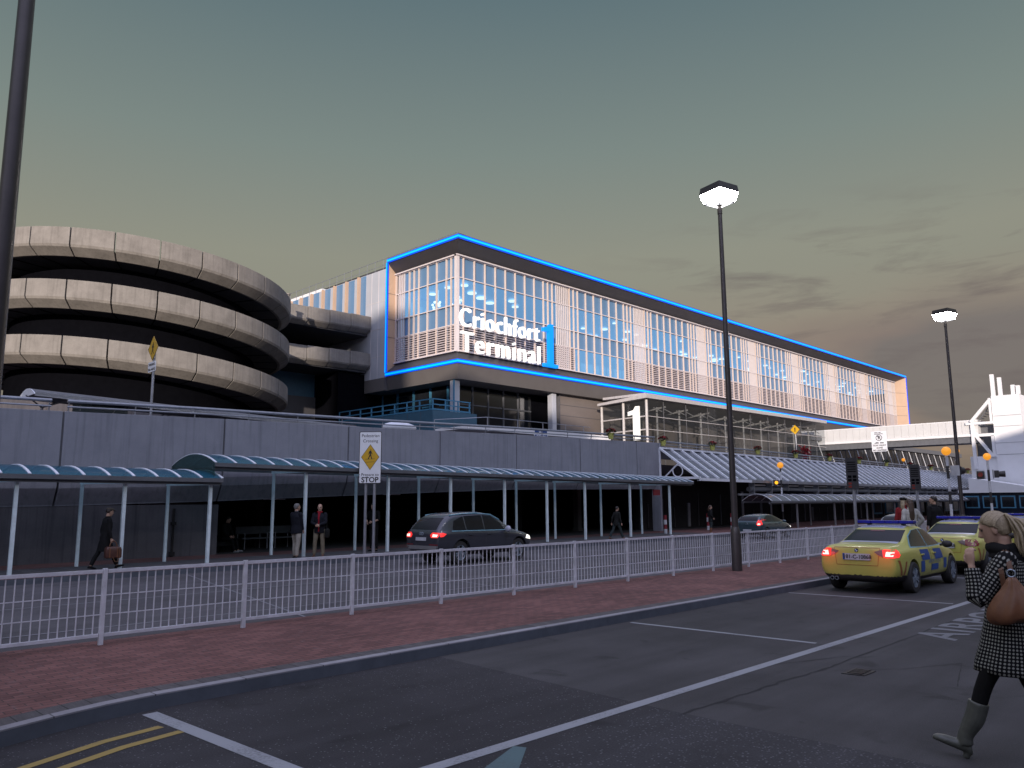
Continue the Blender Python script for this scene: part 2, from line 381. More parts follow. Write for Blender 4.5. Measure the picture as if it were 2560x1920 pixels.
# ------------------------------------------------------------------ camera
H0 = 1.88
cam_d = bpy.data.cameras.new('camera'); cam = bpy.data.objects.new('camera', cam_d); COL.objects.link(cam)
fw = V((0.70761, 0.69074, 0.14933)); fw.normalize()
phi = R(44.309290935); pit = math.atan(296 / 1960.0); roll = R(0.4)
fh = V((math.cos(phi), math.sin(phi), 0)); rt = V((math.sin(phi), -math.cos(phi), 0))
fw = fh * math.cos(pit) + V((0, 0, math.sin(pit))); up = rt.cross(fw)
r2 = rt * math.cos(roll) - up * math.sin(roll); u2 = rt * math.sin(roll) + up * math.cos(roll)
mw = Matrix.Identity(4)
for i in range(3):
    mw[i][0] = r2[i]; mw[i][1] = u2[i]; mw[i][2] = -fw[i]
mw[2][3] = H0
cam.matrix_world = mw
cam_d.sensor_fit = 'HORIZONTAL'; cam_d.sensor_width = 36; cam_d.lens = 36 * 1960 / 2560
cam_d.clip_end = 4000; cam_d.clip_start = 0.1
sc.camera = cam

# ------------------------------------------------------------------ sky and sun
SUN_AZ = V((-0.78, -0.626, 0)); SUN_EL = R(9.0)
w = bpy.data.worlds.new('World'); sc.world = w; w.use_nodes = True
nt = w.node_tree; L = nt.links; bg = nt.nodes['Background']
tc = N(nt, 'ShaderNodeTexCoord'); sp = N(nt, 'ShaderNodeSeparateXYZ'); L.new(tc.outputs['Generated'], sp.inputs[0])
cr = N(nt, 'ShaderNodeValToRGB'); L.new(sp.outputs['Z'], cr.inputs[0])
els = cr.color_ramp.elements
stops = [(0.0, (0.150, 0.118, 0.102)), (0.10, (0.195, 0.160, 0.130)), (0.20, (0.262, 0.240, 0.182)), (0.30, (0.268, 0.267, 0.208)), (0.42, (0.194, 0.236, 0.213)),
         (0.57, (0.113, 0.166, 0.180)), (0.70, (0.36, 0.39, 0.56)), (0.84, (0.62, 0.64, 0.93)), (1.0, (0.76, 0.78, 1.12))]
els[0].position = 0; els[0].color = c4(stops[0][1]); els[1].position = 1; els[1].color = c4(stops[-1][1])
for p, c in stops[1:-1]:
    e = els.new(p); e.color = c4(c)
sky = N(nt, 'ShaderNodeTexSky', sky_type='NISHITA', sun_disc=False, sun_elevation=SUN_EL, sun_rotation=math.atan2(SUN_AZ.x, SUN_AZ.y))
# low clouds in the direction the road runs
mp = N(nt, 'ShaderNodeMapping'); mp.inputs['Scale'].default_value = (1.5, 1.5, 4.2); L.new(tc.outputs['Generated'], mp.inputs['Vector'])
cn = N(nt, 'ShaderNodeTexNoise', i_Scale=1.5, i_Detail=5.0, i_Roughness=0.42, i_Distortion=0.2); L.new(mp.outputs[0], cn.inputs['Vector'])
dt = N(nt, 'ShaderNodeVectorMath', operation='DOT_PRODUCT'); L.new(tc.outputs['Generated'], dt.inputs[0]); dt.inputs[1].default_value = (0.98, 0.2, 0.0)
az = N(nt, 'ShaderNodeMapRange', i_1=0.72, i_2=0.93); L.new(dt.outputs['Value'], az.inputs[0])
hz = N(nt, 'ShaderNodeMapRange', i_1=0.27, i_2=0.19); L.new(sp.outputs['Z'], hz.inputs[0])
cm = N(nt, 'ShaderNodeMath', operation='MULTIPLY'); L.new(az.outputs[0], cm.inputs[0]); L.new(hz.outputs[0], cm.inputs[1])
c1 = N(nt, 'ShaderNodeMapRange', i_1=0.36, i_2=0.54, i_3=0.0, i_4=0.95); L.new(cn.outputs['Fac'], c1.inputs[0])
c2 = N(nt, 'ShaderNodeMath', operation='MULTIPLY'); L.new(c1.outputs[0], c2.inputs[0]); L.new(cm.outputs[0], c2.inputs[1])
pk = N(nt, 'ShaderNodeValToRGB'); L.new(cn.outputs['Fac'], pk.inputs[0])
pk.color_ramp.elements[0].position = 0.43; pk.color_ramp.elements[0].color = (0.30, 0.205, 0.155, 1)
pk.color_ramp.elements[1].position = 0.60; pk.color_ramp.elements[1].color = (0.175, 0.145, 0.132, 1)
mx = N(nt, 'ShaderNodeMix', data_type='RGBA'); L.new(c2.outputs[0], mx.inputs[0]); L.new(cr.outputs[0], mx.inputs[6]); L.new(pk.outputs[0], mx.inputs[7])
ad = N(nt, 'ShaderNodeMix', data_type='RGBA', blend_type='ADD'); ad.inputs[0].default_value = 0.006
L.new(mx.outputs[2], ad.inputs[6]); L.new(sky.outputs[0], ad.inputs[7])
# small dark streak clouds above the bank
mp2 = N(nt, 'ShaderNodeMapping'); mp2.inputs['Scale'].default_value = (3.2, 3.2, 17.0); L.new(tc.outputs['Generated'], mp2.inputs['Vector'])
sn = N(nt, 'ShaderNodeTexNoise', i_Scale=2.3, i_Detail=6.0, i_Roughness=0.6, i_Distortion=0.4); L.new(mp2.outputs[0], sn.inputs['Vector'])
s1_ = N(nt, 'ShaderNodeMapRange', i_1=0.50, i_2=0.70, i_3=0.0, i_4=0.6); L.new(sn.outputs['Fac'], s1_.inputs[0])
s2_ = N(nt, 'ShaderNodeMapRange', i_1=0.36, i_2=0.27); L.new(sp.outputs['Z'], s2_.inputs[0])
s3_ = N(nt, 'ShaderNodeMapRange', i_1=0.84, i_2=0.93); L.new(dt.outputs['Value'], s3_.inputs[0])
s4_ = N(nt, 'ShaderNodeMath', operation='MULTIPLY'); L.new(s1_.outputs[0], s4_.inputs[0]); L.new(s2_.outputs[0], s4_.inputs[1])
s5_ = N(nt, 'ShaderNodeMath', operation='MULTIPLY'); L.new(s4_.outputs[0], s5_.inputs[0]); L.new(s3_.outputs[0], s5_.inputs[1])
mx2 = N(nt, 'ShaderNodeMix', data_type='RGBA'); L.new(s5_.outputs[0], mx2.inputs[0]); L.new(ad.outputs[2], mx2.inputs[6]); mx2.inputs[7].default_value = (0.150, 0.125, 0.122, 1)
# the sky is brighter on the side of the low sun
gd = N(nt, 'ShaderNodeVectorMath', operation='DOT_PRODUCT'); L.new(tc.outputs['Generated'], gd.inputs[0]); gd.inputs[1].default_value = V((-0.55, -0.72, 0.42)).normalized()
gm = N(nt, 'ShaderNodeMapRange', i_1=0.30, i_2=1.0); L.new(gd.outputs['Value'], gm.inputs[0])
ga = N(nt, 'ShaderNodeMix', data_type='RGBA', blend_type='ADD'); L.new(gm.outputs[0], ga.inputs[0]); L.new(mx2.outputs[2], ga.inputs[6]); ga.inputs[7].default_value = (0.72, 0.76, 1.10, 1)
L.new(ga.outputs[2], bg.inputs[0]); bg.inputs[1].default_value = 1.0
sd = bpy.data.lights.new('sun', 'SUN'); sd.energy = 5.0; sd.angle = R(0.6); sd.color = (1.0, 0.86, 0.73)
so = bpy.data.objects.new('sun', sd); COL.objects.link(so)
tosun = V((SUN_AZ.x * math.cos(SUN_EL), SUN_AZ.y * math.cos(SUN_EL), math.sin(SUN_EL)))
so.rotation_euler = tosun.to_track_quat('Z', 'Y').to_euler(); so.location = (-20, -30, 40)
vs_ = sc.view_settings; vs_.view_transform = 'Standard'; vs_.look = 'None'; vs_.gamma = 1; vs_.exposure = 0
sc.cycles.use_denoising = True
sc.cycles.max_bounces = 6; sc.cycles.transparent_max_bounces = 16; sc.cycles.sample_clamp_indirect = 3.0
sc.cycles.caustics_reflective = False; sc.cycles.caustics_refractive = False
# ------------------------------------------------------------------ ground, roads, pavements
def sheet(name, poly, z, m, t=0.0):
    b = MB()
    if t: b.prism([(x, y, z - t) for x, y in poly], (0, 0, t))
    else: b.add([(x, y, z) for x, y in poly], [tuple(range(len(poly)))])
    o = b.build(name, M[m], fix=bool(t))
    if not t and o.data.polygons[0].normal.z < 0: o.data.flip_normals()
    return struct(o)
def strip(name, path, o0, o1, z, m, z1=None):
    """ribbon beside a path, o0..o1 to its left"""
    b = MB(); k = len(path); nrm = []
    for i in range(k):
        a = V(path[max(i - 1, 0)]); c = V(path[min(i + 1, k - 1)]); d = (c - a).normalized(); nrm.append(V((-d.y, d.x)))
    vs = []
    for p, n in zip(path, nrm):
        vs += [(p[0] + n.x * o0, p[1] + n.y * o0, z), (p[0] + n.x * o1, p[1] + n.y * o1, z if z1 is None else z1)]
    b.add(vs, [(2 * i, 2 * i + 2, 2 * i + 3, 2 * i + 1) for i in range(k - 1)])
    o = b.build(name, M[m], fix=False)
    return struct(o)
sheet('ground', [(-1500, -1500), (2500, -1500), (2500, 2500), (-1500, 2500)], -0.06, 'road_far')
KERB = [(-1.3, -14), (-1.15, -4), (-1.0, 1.6), (-0.62, 4.1), (0.1, 5.85), (1.0, 6.95), (1.83, 7.45), (2.25, 7.59), (2.70, 7.70), (3.14, 7.755), (4.16, 7.76), (7.9, 7.72), (15.1, 7.64), (25, 7.52), (60, 7.1), (170, 5.8)]
sheet('near_road', [(-1.6, -30), (6.35, -30), (6.35, 4.30), (-1.6, 4.30)], 0.0, 'asphalt_rough')
sheet('near_road', [(-1.6, 4.30), (6.35, 4.30), (6.6, 8.1), (-1.6, 8.1)], 0.0, 'asphalt_fine')
sheet('near_road', [(6.35, -30), (180, -30), (180, 8.1), (6.6, 8.1), (6.35, 4.3)], 0.0, 'asphalt_smooth')
def fy(x): return 11.09 - 0.0265 * x            # line of the railing
def ky(x): return 22.2 - 0.02 * x               # kerb of the far pavement
inner = [(x, y) for x, y in KERB]
sheet('pavement', [(x, y + 0.02) for x, y in inner] + [(170, 6.9), (60, fy(60) + 0.35), (-45, fy(-45) + 0.35), (-45, -14)], 0.125, 'pavers', 0.15)
strip('kerb', KERB, -0.012, 0.0, -0.02, 'kerb_face', 0.118)
strip('kerb', KERB, 0.0, 0.12, 0.131, 'kerb'); strip('kerb', KERB, -0.001, 0.0, 0.118, 'kerb', 0.131)
strip('pavement', KERB, 0.12, 0.36, 0.129, 'setts')
sheet('far_road', [(-60, 10), (180, 5), (180, ky(180) + .3), (-60, ky(-60) + .3)], -0.004, 'road_far')
FK = [(-60, ky(-60)), (180, ky(180))]
sheet('far_pavement', [(-60, ky(-60)), (180, ky(180)), (180, 60), (-60, 60)], 0.125, 'pavers', 0.15)
strip('kerb', FK, -0.012, 0.0, -0.02, 'kerb_face', 0.129); strip('kerb', FK, 0.0, 0.13, 0.131, 'setts')
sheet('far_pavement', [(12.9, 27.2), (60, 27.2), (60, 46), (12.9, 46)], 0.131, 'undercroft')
# darker asphalt walking strip under the shelters
sheet('far_pavement', [(-20, 23.1), (39, 23.1), (39, 25.4), (-20, 25.4)], 0.131, 'setts')
# painted lines
def line(name, a, b, wd, m, z=0.004):
    a, b = V(a), V(b); d = (b - a).normalized(); n = V((-d.y, d.x)) * wd / 2
    sheet(name, [tuple(a - n), tuple(b - n), tuple(b + n), tuple(a + n)], z, m)
line('lane_line', (1.0, 4.63), (6.42, 4.555), 0.13, 'white_line')
line('lane_line', (6.42, 4.555), (26, 4.27), 0.125, 'white_line')
line('bay_line', (3.05, 7.62), (3.17, 4.72), 0.14, 'white_line')
line('bay_line', (10.40, 7.58), (10.54, 4.68), 0.085, 'white_line')
line('bay_line', (15.85, 7.55), (16.1, 4.55), 0.085, 'white_line')
line('bay_line', (21.3, 7.5), (21.55, 4.5), 0.085, 'white_line')
line('bay_line', (26.8, 7.4), (27.0, 4.4), 0.085, 'white_line')
YL = [(0.6, 6.0), (1.2, 6.42), (1.83, 6.74), (2.45, 6.99), (2.95, 7.09)]
strip('yellow_line', YL, -0.03, 0.06, 0.004, 'yellow_line')
strip('yellow_line', [(x + .06, y - 0.27) for x, y in YL], -0.03, 0.06, 0.004, 'yellow_line')
sheet('road_patch', [(3.95, 4.25), (4.62, 4.52), (4.66, 4.42), (4.1, 4.0)], 0.003, 'teal_patch')
# lanes of the far road
line('lane_line', (-10, 13.6), (60, 12.6), 0.07, 'faint_line'); line('lane_line', (-10, 17.2), (60, 16.0), 0.07, 'faint_line')
for k in range(9):
    line('lane_line', (2 + k * 5.2, 11.6), (4.2 + k * 5.2, 21.6 - .1 * k), 0.05, 'faint_line')
# cracks and joints in the concrete bays
def crack(pts, wd, jit):
    ps = []
    for (a, b) in zip(pts, pts[1:]):
        k = 14
        for i in range(k):
            ps.append((lerp(a[0], b[0], i / k), lerp(a[1], b[1], i / k) + rnd.uniform(-jit, jit)))
    ps.append(pts[-1])
    b = MB(); vs = []
    for x, y in ps:
        h = wd * rnd.uniform(0.4, 1.3); vs += [(x, y - h, 0.003), (x, y + h, 0.003)]
    b.add(vs, [(2 * i, 2 * i + 2, 2 * i + 3, 2 * i + 1) for i in range(len(ps) - 1)])
    struct(b.build('road_crack', M['crack'], fix=False))
crack([(6.3, 4.07), (7.84, 4.01), (9.43, 3.93), (15.2, 3.93), (24, 3.85)], 0.017, 0.022)
crack([(8.9, 4.45), (9.9, 4.05), (9.95, 3.95)], 0.008, 0.006); crack([(6.36, 2.9), (6.38, 2.0), (6.4, 0.5)], 0.02, 0.02)
crack([(8.9, 3.95), (9.6, 3.3), (10.4, 2.9)], 0.007, 0.01); crack([(9.1, 2.6), (10.4, 2.9)], 0.006, 0.004)
crack([(6.42, 4.07), (6.41, 7.7)], 0.004, 0.01)
b = MB(); b.text('AIRPORT', (11.95, 3.40, 0.005), (1, 0, 0), (0, 1, 0), 0.80, 0.0, sx=1.36, bold=0.012, spacing=1.12)
struct(b.build('road_lettering', M['word_paint'], fix=False))
b = MB(); b.text('POLICE', (12.3, 2.25, 0.005), (1, 0, 0), (0, 1, 0), 0.80, 0.0, sx=1.36, bold=0.012, spacing=1.12)
struct(b.build('road_lettering', M['word_paint'], fix=False))
t = thing('manhole_cover', (9.1, 3.57, 0), 'rusty dark iron drain cover set in the road beside the crack', 'manhole cover')
b = MB(); b.prism([(8.92, 3.70, 0), (9.30, 3.69, 0), (9.27, 3.46, 0), (8.96, 3.47, 0)], (0, 0, 0.008))
for k in range(5): b.box(8.98 + k * .06, 9.01 + k * .06, 3.50, 3.66, 0.008, 0.016)
b.build('grate', M['iron'], t)

# ------------------------------------------------------------------ railing along the pavement
xs = [-3.45, -1.65, 0.12, 1.93, 3.73, 5.63, 7.45, 9.28, 11.07, 12.85, 14.62, 16.38, 18.14, 19.9, 21.65, 23.4, 25.15, 26.9, 28.65, 30.4, 32.15, 33.9, 35.65, 37.4]
fence = thing('metal_railing', (xs[0], fy(xs[0]), 0.125), 'long grey painted metal pedestrian railing between the brick pavement and the far road', 'railing')
for x in xs:
    b = MB(); y = fy(x)
    b.box(x - .027, x + .027, y - .025, y + .025, 0.12, 1.075)
    b.build('post', M['galv'], fence, bevel=0.004)
for x0, x1 in zip(xs, xs[1:]):
    b = MB(); a0, a1 = x0 + .034, x1 - .034
    P0 = lambda x, z: (x, fy(x), z)
    b.bar(P0(a0, 1.04), P0(a1, 1.04), .04, .042); b.bar(P0(a0, .245), P0(a1, .245), .035, .038)
    b.bar(P0(a0, .50), P0(a1, .50), .012, .012); b.bar(P0(a0, .74), P0(a1, .74), .012, .012)
    n = 17
    for i in range(n):
        x = lerp(a0, a1, (i + .7) / (n + .4)); b.cyl(P0(x, .265), P0(x, 1.018), .0085, n=6)
    b.build('panel', M['galv'], fence)

# ------------------------------------------------------------------ street lamps
def street_lamp(loc, label, rz):
    t = thing('street_lamp', loc, label, 'street lamp', 'tall street lamps along the pavement', rz)
    b = MB(); b.tube([(0, 0, 0), (0, 0, .93), (0, 0, 1.03), (0, 0, 1.10)], [.130, .126, .105, .085], 20)
    b.build('pole_base', M['pole'], t, smooth=True, world=False, autosm=40)
    b = MB(); b.tube([(0, 0, 1.09), (0, 0, 9.45), (0, 0, 9.46), (0, 0, 9.62), (0, 0, 9.63), (0, 0, 9.75)], [.082, .056, .066, .066, .045, .045], 18)
    b.build('pole', M['pole'], t, smooth=True, world=False, autosm=40)
    h, g = .36, .285
    b = MB(); sq = lambda s, z: [(-s, -s, z), (s, -s, z), (s, s, z), (-s, s, z)]
    b.loft([sq(g, 9.775), sq(h, 10.02), sq(h, 10.03)]); b.f.pop(-2); b.m.pop(-2); b.uv.pop(-2)
    df = b.build('diffuser', M['lamp_glow'], t, world=False)
    b = MB(); b.add(sq(g, 9.774), [(3, 2, 1, 0)]); b.build('base_pane', M['lamp_base'], df, world=False, fix=False)
    b = MB(); b.loft([sq(h + .012, 10.03), sq(h + .012, 10.05), sq(h - .012, 10.23)])
    b.build('hood', M['pole'], t, world=False, bevel=.006)
    b = MB()
    for s1, s2 in ((-1, -1), (1, -1), (1, 1), (-1, 1)):
        b.bar((0, 0, 9.74), (s1 * g, s2 * g, 9.76), .022, .022)
    q = sq(g, 9.76)
    for i in range(4): b.bar(q[i], q[(i + 1) % 4], .02, .02)
    b.cyl((0, 0, 9.70), (0, 0, 9.765), .08, .05, 12)
    b.build('spider', M['steel'], t, world=False)
    return t
lamp0 = street_lamp((18.55, 10.17, .125), 'dark street lamp with lit square lantern, rising in front of the long terminal', R(-14))
dup(lamp0, (38.45, 10.17, .125), R(-14), 'dark street lamp with lit square lantern, nearest the white tower')
dup(lamp0, (1.60, 7.68, .125), R(-14), 'thick dark lamp column at the edge of the view in front of the round ramp')
# ------------------------------------------------------------------ long concrete wall of the upper road
TOP = [(-20, 4.4), (5.94, 4.75), (12.8, 4.92), (18.1, 4.99), (23, 5.10), (28, 5.21), (33, 5.28), (38.1, 5.37), (40.36, 5.40)]
LIP = [(-20, 1.75), (5, 1.82), (10.75, 1.90), (14.2, 2.05), (27.5, 2.50), (40.4, 2.62)]
wall = thing('parapet_wall', (15, 27, .125), 'long grey concrete parapet wall of the upper road, in tall stained panels', 'wall')
jx = [-18, -8, 2.4, 7.63, 12.87, 18.13, 23.01, 27.96, 32.9, 38.11, 40.36]
for x0, x1 in zip(jx, jx[1:]):
    b = MB(); rings = []
    for x, e in ((x0 + .03, 0), (x1 - .03, 0)):
        zt, zl = pl(TOP, x), pl(LIP, x)
        rings.append([(x, 27, zt), (x, 27, zl + .85), (x, 27.06, zl + .55), (x, 27.34, zl + .03), (x, 27.34, zl), (x, 27.75, zl), (x, 27.75, zt - .9), (x, 27.3, zt - .85), (x, 27.3, zt)])
    b.loft(rings); b.build('wall_panel', M['wall'], wall, bevel=.015)
    b = MB(); zt = pl(TOP, x1); b.box(x1 - .03, x1 + .03, 27.03, 27.2, pl(LIP, x1) + .9, zt - .02)
    b.build('joint', M['joint'], wall)
b = MB(); b.box(40.40, 40.6, 27.0, 27.6, .12, 5.4); b.build('pier', M['wall'], wall)
b = MB()
segs = [(40.6, 60), (60, 80), (80, 113)]
for x0, x1 in segs:
    b = MB(); z0, z1 = lerp(5.20, 4.88, (x0 - 40) / 67), lerp(5.20, 4.88, (x1 - 40) / 67)
    b.loft([[(x0 + .02, 27, z0 - .75), (x0 + .02, 27.3, z0 - .75), (x0 + .02, 27.3, z0), (x0 + .02, 27, z0)], [(x1, 27, z1 - .75), (x1, 27.3, z1 - .75), (x1, 27.3, z1), (x1, 27, z1)]])
    b.build('wall_panel', M['wall'], wall)
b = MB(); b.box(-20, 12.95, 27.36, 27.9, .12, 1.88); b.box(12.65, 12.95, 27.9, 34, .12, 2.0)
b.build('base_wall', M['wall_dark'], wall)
b = MB(); b.cyl((11.35, 27.3, .14), (11.35, 27.3, 1.75), .045, n=8); b.box(11.27, 11.43, 27.24, 27.35, 1.2, 1.3); b.box(11.27, 11.43, 27.24, 27.35, .16, .3)
b.build('downpipe', M['undercroft'], wall)
# deck and dark hall behind
deck = MB(); deck.box(-30, 125, 27.8, 48, 3.6, 4.15); struct(deck.build('upper_road', M['road_far']))
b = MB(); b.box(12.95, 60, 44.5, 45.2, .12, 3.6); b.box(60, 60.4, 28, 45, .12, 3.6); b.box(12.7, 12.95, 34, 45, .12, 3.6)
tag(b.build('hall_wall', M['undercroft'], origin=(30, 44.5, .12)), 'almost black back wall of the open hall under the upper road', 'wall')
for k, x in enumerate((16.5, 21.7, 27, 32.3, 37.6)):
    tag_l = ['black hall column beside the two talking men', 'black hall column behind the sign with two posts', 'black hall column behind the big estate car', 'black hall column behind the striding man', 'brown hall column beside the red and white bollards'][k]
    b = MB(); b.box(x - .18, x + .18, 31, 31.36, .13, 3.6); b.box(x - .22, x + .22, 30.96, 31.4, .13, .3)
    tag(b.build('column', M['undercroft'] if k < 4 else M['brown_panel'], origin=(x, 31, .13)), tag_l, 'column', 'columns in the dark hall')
# rails on the wall top
def wall_rail(x0, x1, label, zf):
    t = thing('guard_rail', (x0, 27.15, zf(x0)), label, 'guard rail')
    b = MB(); n = max(2, int((x1 - x0) / 4))
    p = [(lerp(x0, x1, i / n), 27.15, zf(lerp(x0, x1, i / n))) for i in range(n + 1)]
    b.tube([(x, y, z + .34) for x, y, z in p], .055, 8); b.tube([(x, y, z + .16) for x, y, z in p], .028, 8)
    b.build('rail', M['steel'], t)
    for i in range(n * 2 + 1):
        x = lerp(x0 + .05, x1 - .05, i / (n * 2)); b = MB(); b.cyl((x, 27.2, zf(x) - .03), (x, 27.15, zf(x) + .33), .022, n=6)
        b.build('post', M['steel'], t)
wall_rail(-2, 7.3, 'short grey pipe rail on the concrete wall at the left edge', lambda x: pl(TOP, x))
wall_rail(7.75, 40.2, 'long grey pipe rail running along the top of the tall concrete wall', lambda x: pl(TOP, x))
wall_rail(40.8, 112, 'grey pipe rail above the sloping glazed roof carrying the flower pots', lambda x: lerp(5.20, 4.88, (x - 40) / 67))

# ------------------------------------------------------------------ curved shelters
def shelter(name, x0, x1, yf, yb, eave, rise, ribsp, posts, label, gl='canopy_glass', end=False, eave1=None, rear_off=-.3, mpost='teal_steel', zb=.125):
    t = thing(name, (lerp(x0, x1, .5), (yf + yb) / 2, zb), label, 'shelter')
    e1 = eave if eave1 is None else eave1
    ez = lambda x: lerp(eave, e1, (x - x0) / (x1 - x0))
    K = 10
    def arc(x, dz=0, k=K): return [(x, lerp(yf, yb, i / k), ez(x) + dz + rise * (1 - (2 * i / k - 1) ** 2)) for i in range(k + 1)]
    b = MB(); a, c = arc(x0), arc(x1); b.add(a + c, [(i, i + 1, K + 2 + i, K + 1 + i) for i in range(K)])
    b.build('roof_glazing', M[gl], t, smooth=True, fix=False)
    n = int(round((x1 - x0) / ribsp))
    for i in range(n + 1):
        x = lerp(x0 + .03, x1 - .03, i / n); b = MB(); p = arc(x, .012)
        for q, r in zip(p, p[1:]): b.bar(q, r, .075, .022, up=(1, 0, 0)) if False else b.bar(q, r, .07, .022)
        b.build('rib', M['white_steel'], t)
    b = MB()
    for y in (yf + .03, yb - .03): b.bar((x0, y, ez(x0) - .06), (x1, y, ez(x1) - .06), .06, .12)
    b.bar((x0, yf + .16, ez(x0) - .13), (x1, yf + .16, ez(x1) - .13), .10, .13)
    b.build('gutter', M['gutter'], t)
    for x in posts:
        xr = x + rear_off; yr = yf + 1.95; yfp = yf + .32; zt = ez(x) - .15; b = MB()
        b.box(x - .045, x + .045, yfp - .045, yfp + .045, zb, zt - .05); b.build('front_post', M[mpost], t)
        b = MB(); b.box(xr - .04, xr + .04, yr - .04, yr + .04, zb, zt - .05); b.build('rear_post', M[mpost], t)
        b = MB(); b.bar((x, yfp - .1, zt), (xr, yr + .1, zt), .09, .09); b.build('cross_beam', M[mpost], t)
    if end:
        p = arc(x0 - .01); b = MB(); b.prism([(x, y, z) for x, y, z in p] + [(x0 - .01, yb, ez(x0) - .46), (x0 - .01, yf, ez(x0) - .46)], (.012, 0, 0))
        b.build('end_glass', M['end_glass'], t)
    return t
shelter('pavement_shelter', 1.3, 11.15, 23.3, 26.4, 2.72, .30, .645, [2.9, 5.7, 8.39, 10.9], 'lower curved blue glazed walkway shelter with pale posts, by the man carrying a bag', rear_off=-.62, eave1=2.67)
shelter('pavement_shelter', 10.95, 38.5, 23.5, 26.7, 3.16, .33, .66, [14.32, 17.78, 20.85, 23.9, 26.6, 29.3, 32.9, 36.5], 'higher and longer curved blue glazed walkway shelter along the dark hall', end=True, eave1=2.93)
shelter('pavement_shelter', 45.9, 104, 22.6, 24.6, 1.86, .42, 1.25, [50, 56, 62, 68, 74, 80, 86, 92, 98, 103], 'low grey arched shelter under the sloping glazed roof far down the pavement', gl='leanto_glass', mpost='steel')
# clutter under the far shelter
far = thing('shop_front', (70, 29, .125), 'dark shop fronts with narrow bright mullions below the sloping glazed roof', 'shop front')
b = MB(); b.box(41, 112, 29, 29.4, .13, 3.6); b.build('wall', M['undercroft'], far)
r_ = random.Random(3)
for k in range(46):
    x = 42 + k * 1.5 + r_.uniform(-.3, .3); b = MB(); w_ = r_.choice([.05, .08, .12, .3]); h_ = r_.uniform(1.2, 2.6)
    b.box(x, x + w_, 28.93, 28.995, .2, h_); b.build('mullion', M[r_.choice(['gutter', 'steel', 'gutter', 'frame_dark'])], far)
for k in range(9):
    x = 80 + k * 3.2; b = MB(); b.box(x, x + 2.2, 28.90, 28.99, .5, 1.75); f = b.build('window', M['blue_steel'], far)
    b = MB(); b.box(x + .15, x + 2.05, 28.88, 28.897, .65, 1.6); b.build('pane', M['dark_glass'], f)

# ------------------------------------------------------------------ sloping glazed roof
lt = thing('lean_to_roof', (70, 24.4, 3.1), 'long sloping glazed roof with white ribs leaning on the wall of the upper road', 'roof')
zt = lambda x: lerp(5.08, 4.80, (x - 40) / 67); zg = lambda x: lerp(3.24, 3.06, (x - 40) / 67)
X0, X1 = 40.4, 111
b = MB(); b.quad((X0, 27, zt(X0) - .05), (X1, 27, zt(X1) - .05), (X1, 24.4, zg(X1) - .05), (X0, 24.4, zg(X0) - .05)); b.build('glazing', M['leanto_glass'], lt, fix=False)
n = 60
for i in range(n + 1):
    x = lerp(X0 + .06, X1, i / n); b = MB(); b.bar((x, 26.98, zt(x)), (x, 24.4, zg(x)), .13 if i else .18, .1); b.build('rafter', M['white_steel'], lt)
b = MB()
for f in (.33, .66): b.bar((X0, lerp(26.98, 24.4, f), lerp(zt(X0), zg(X0), f) - .09), (X1, lerp(26.98, 24.4, f), lerp(zt(X1), zg(X1), f) - .09), .05, .06)
b.bar((X0, 26.95, zt(X0) + .02), (X1, 26.95, zt(X1) + .02), .12, .1); b.build('purlin', M['white_steel'], lt)
b = MB(); b.bar((X0, 24.35, zg(X0) - .12), (X1, 24.35, zg(X1) - .12), .16, .16); b.build('gutter', M['steel'], lt)
b = MB(); b.bar((X0, 26.95, zt(X0)), (X0, 26.95, 3.2), .1, .1); b.bar((X0, 27, 3.28), (X0, 24.2, 3.22), .1, .14)
b.bar((X0, 26.6, 3.35), (X0, 25.6, 4.15), .06, .07)
b.tube([(X0, 25.72 + .34 * math.cos(a * math.pi / 12), 3.66 + .34 * math.sin(a * math.pi / 12)) for a in range(24)], .035, 6, closed=True)
b.build('end_truss', M['white_steel'], lt)
b = MB(); b.bar((X0 - .05, 24.2, 3.13), (46.5, 24.2, 3.10), .1, .16); b.build('front_beam', M['white_steel'], lt)
pp = thing('service_pipes', (70, 24.8, 2.5), 'grey ducts and pipes hung under the edge of the sloping roof', 'pipes')
b = MB(); b.cyl((47, 24.7, 2.62), (110, 24.7, 2.55), .16, n=10); b.build('duct', M['gutter'], pp, smooth=True, autosm=50)
b = MB(); b.bar((46, 24.9, 2.28), (110, 24.9, 2.28), .08, .12); b.build('cable_tray', M['steel'], pp)
for k in range(26):
    x = 47.5 + k * 2.45; b = MB(); b.box(x, x + 1.5, 24.5, 24.56, 2.83, 2.93); b.box(x - .06, x, 24.5, 24.9, 2.2, 3.0); b.build('bracket', M['steel'], pp)
b = MB(); b.box(51, 54.2, 24.2, 24.32, 2.28, 2.52); t = tag(b.build('hanging_sign', M['black'], origin=(52.6, 24.26, 2.52)), 'small black hanging sign under the sloping roof', 'sign')
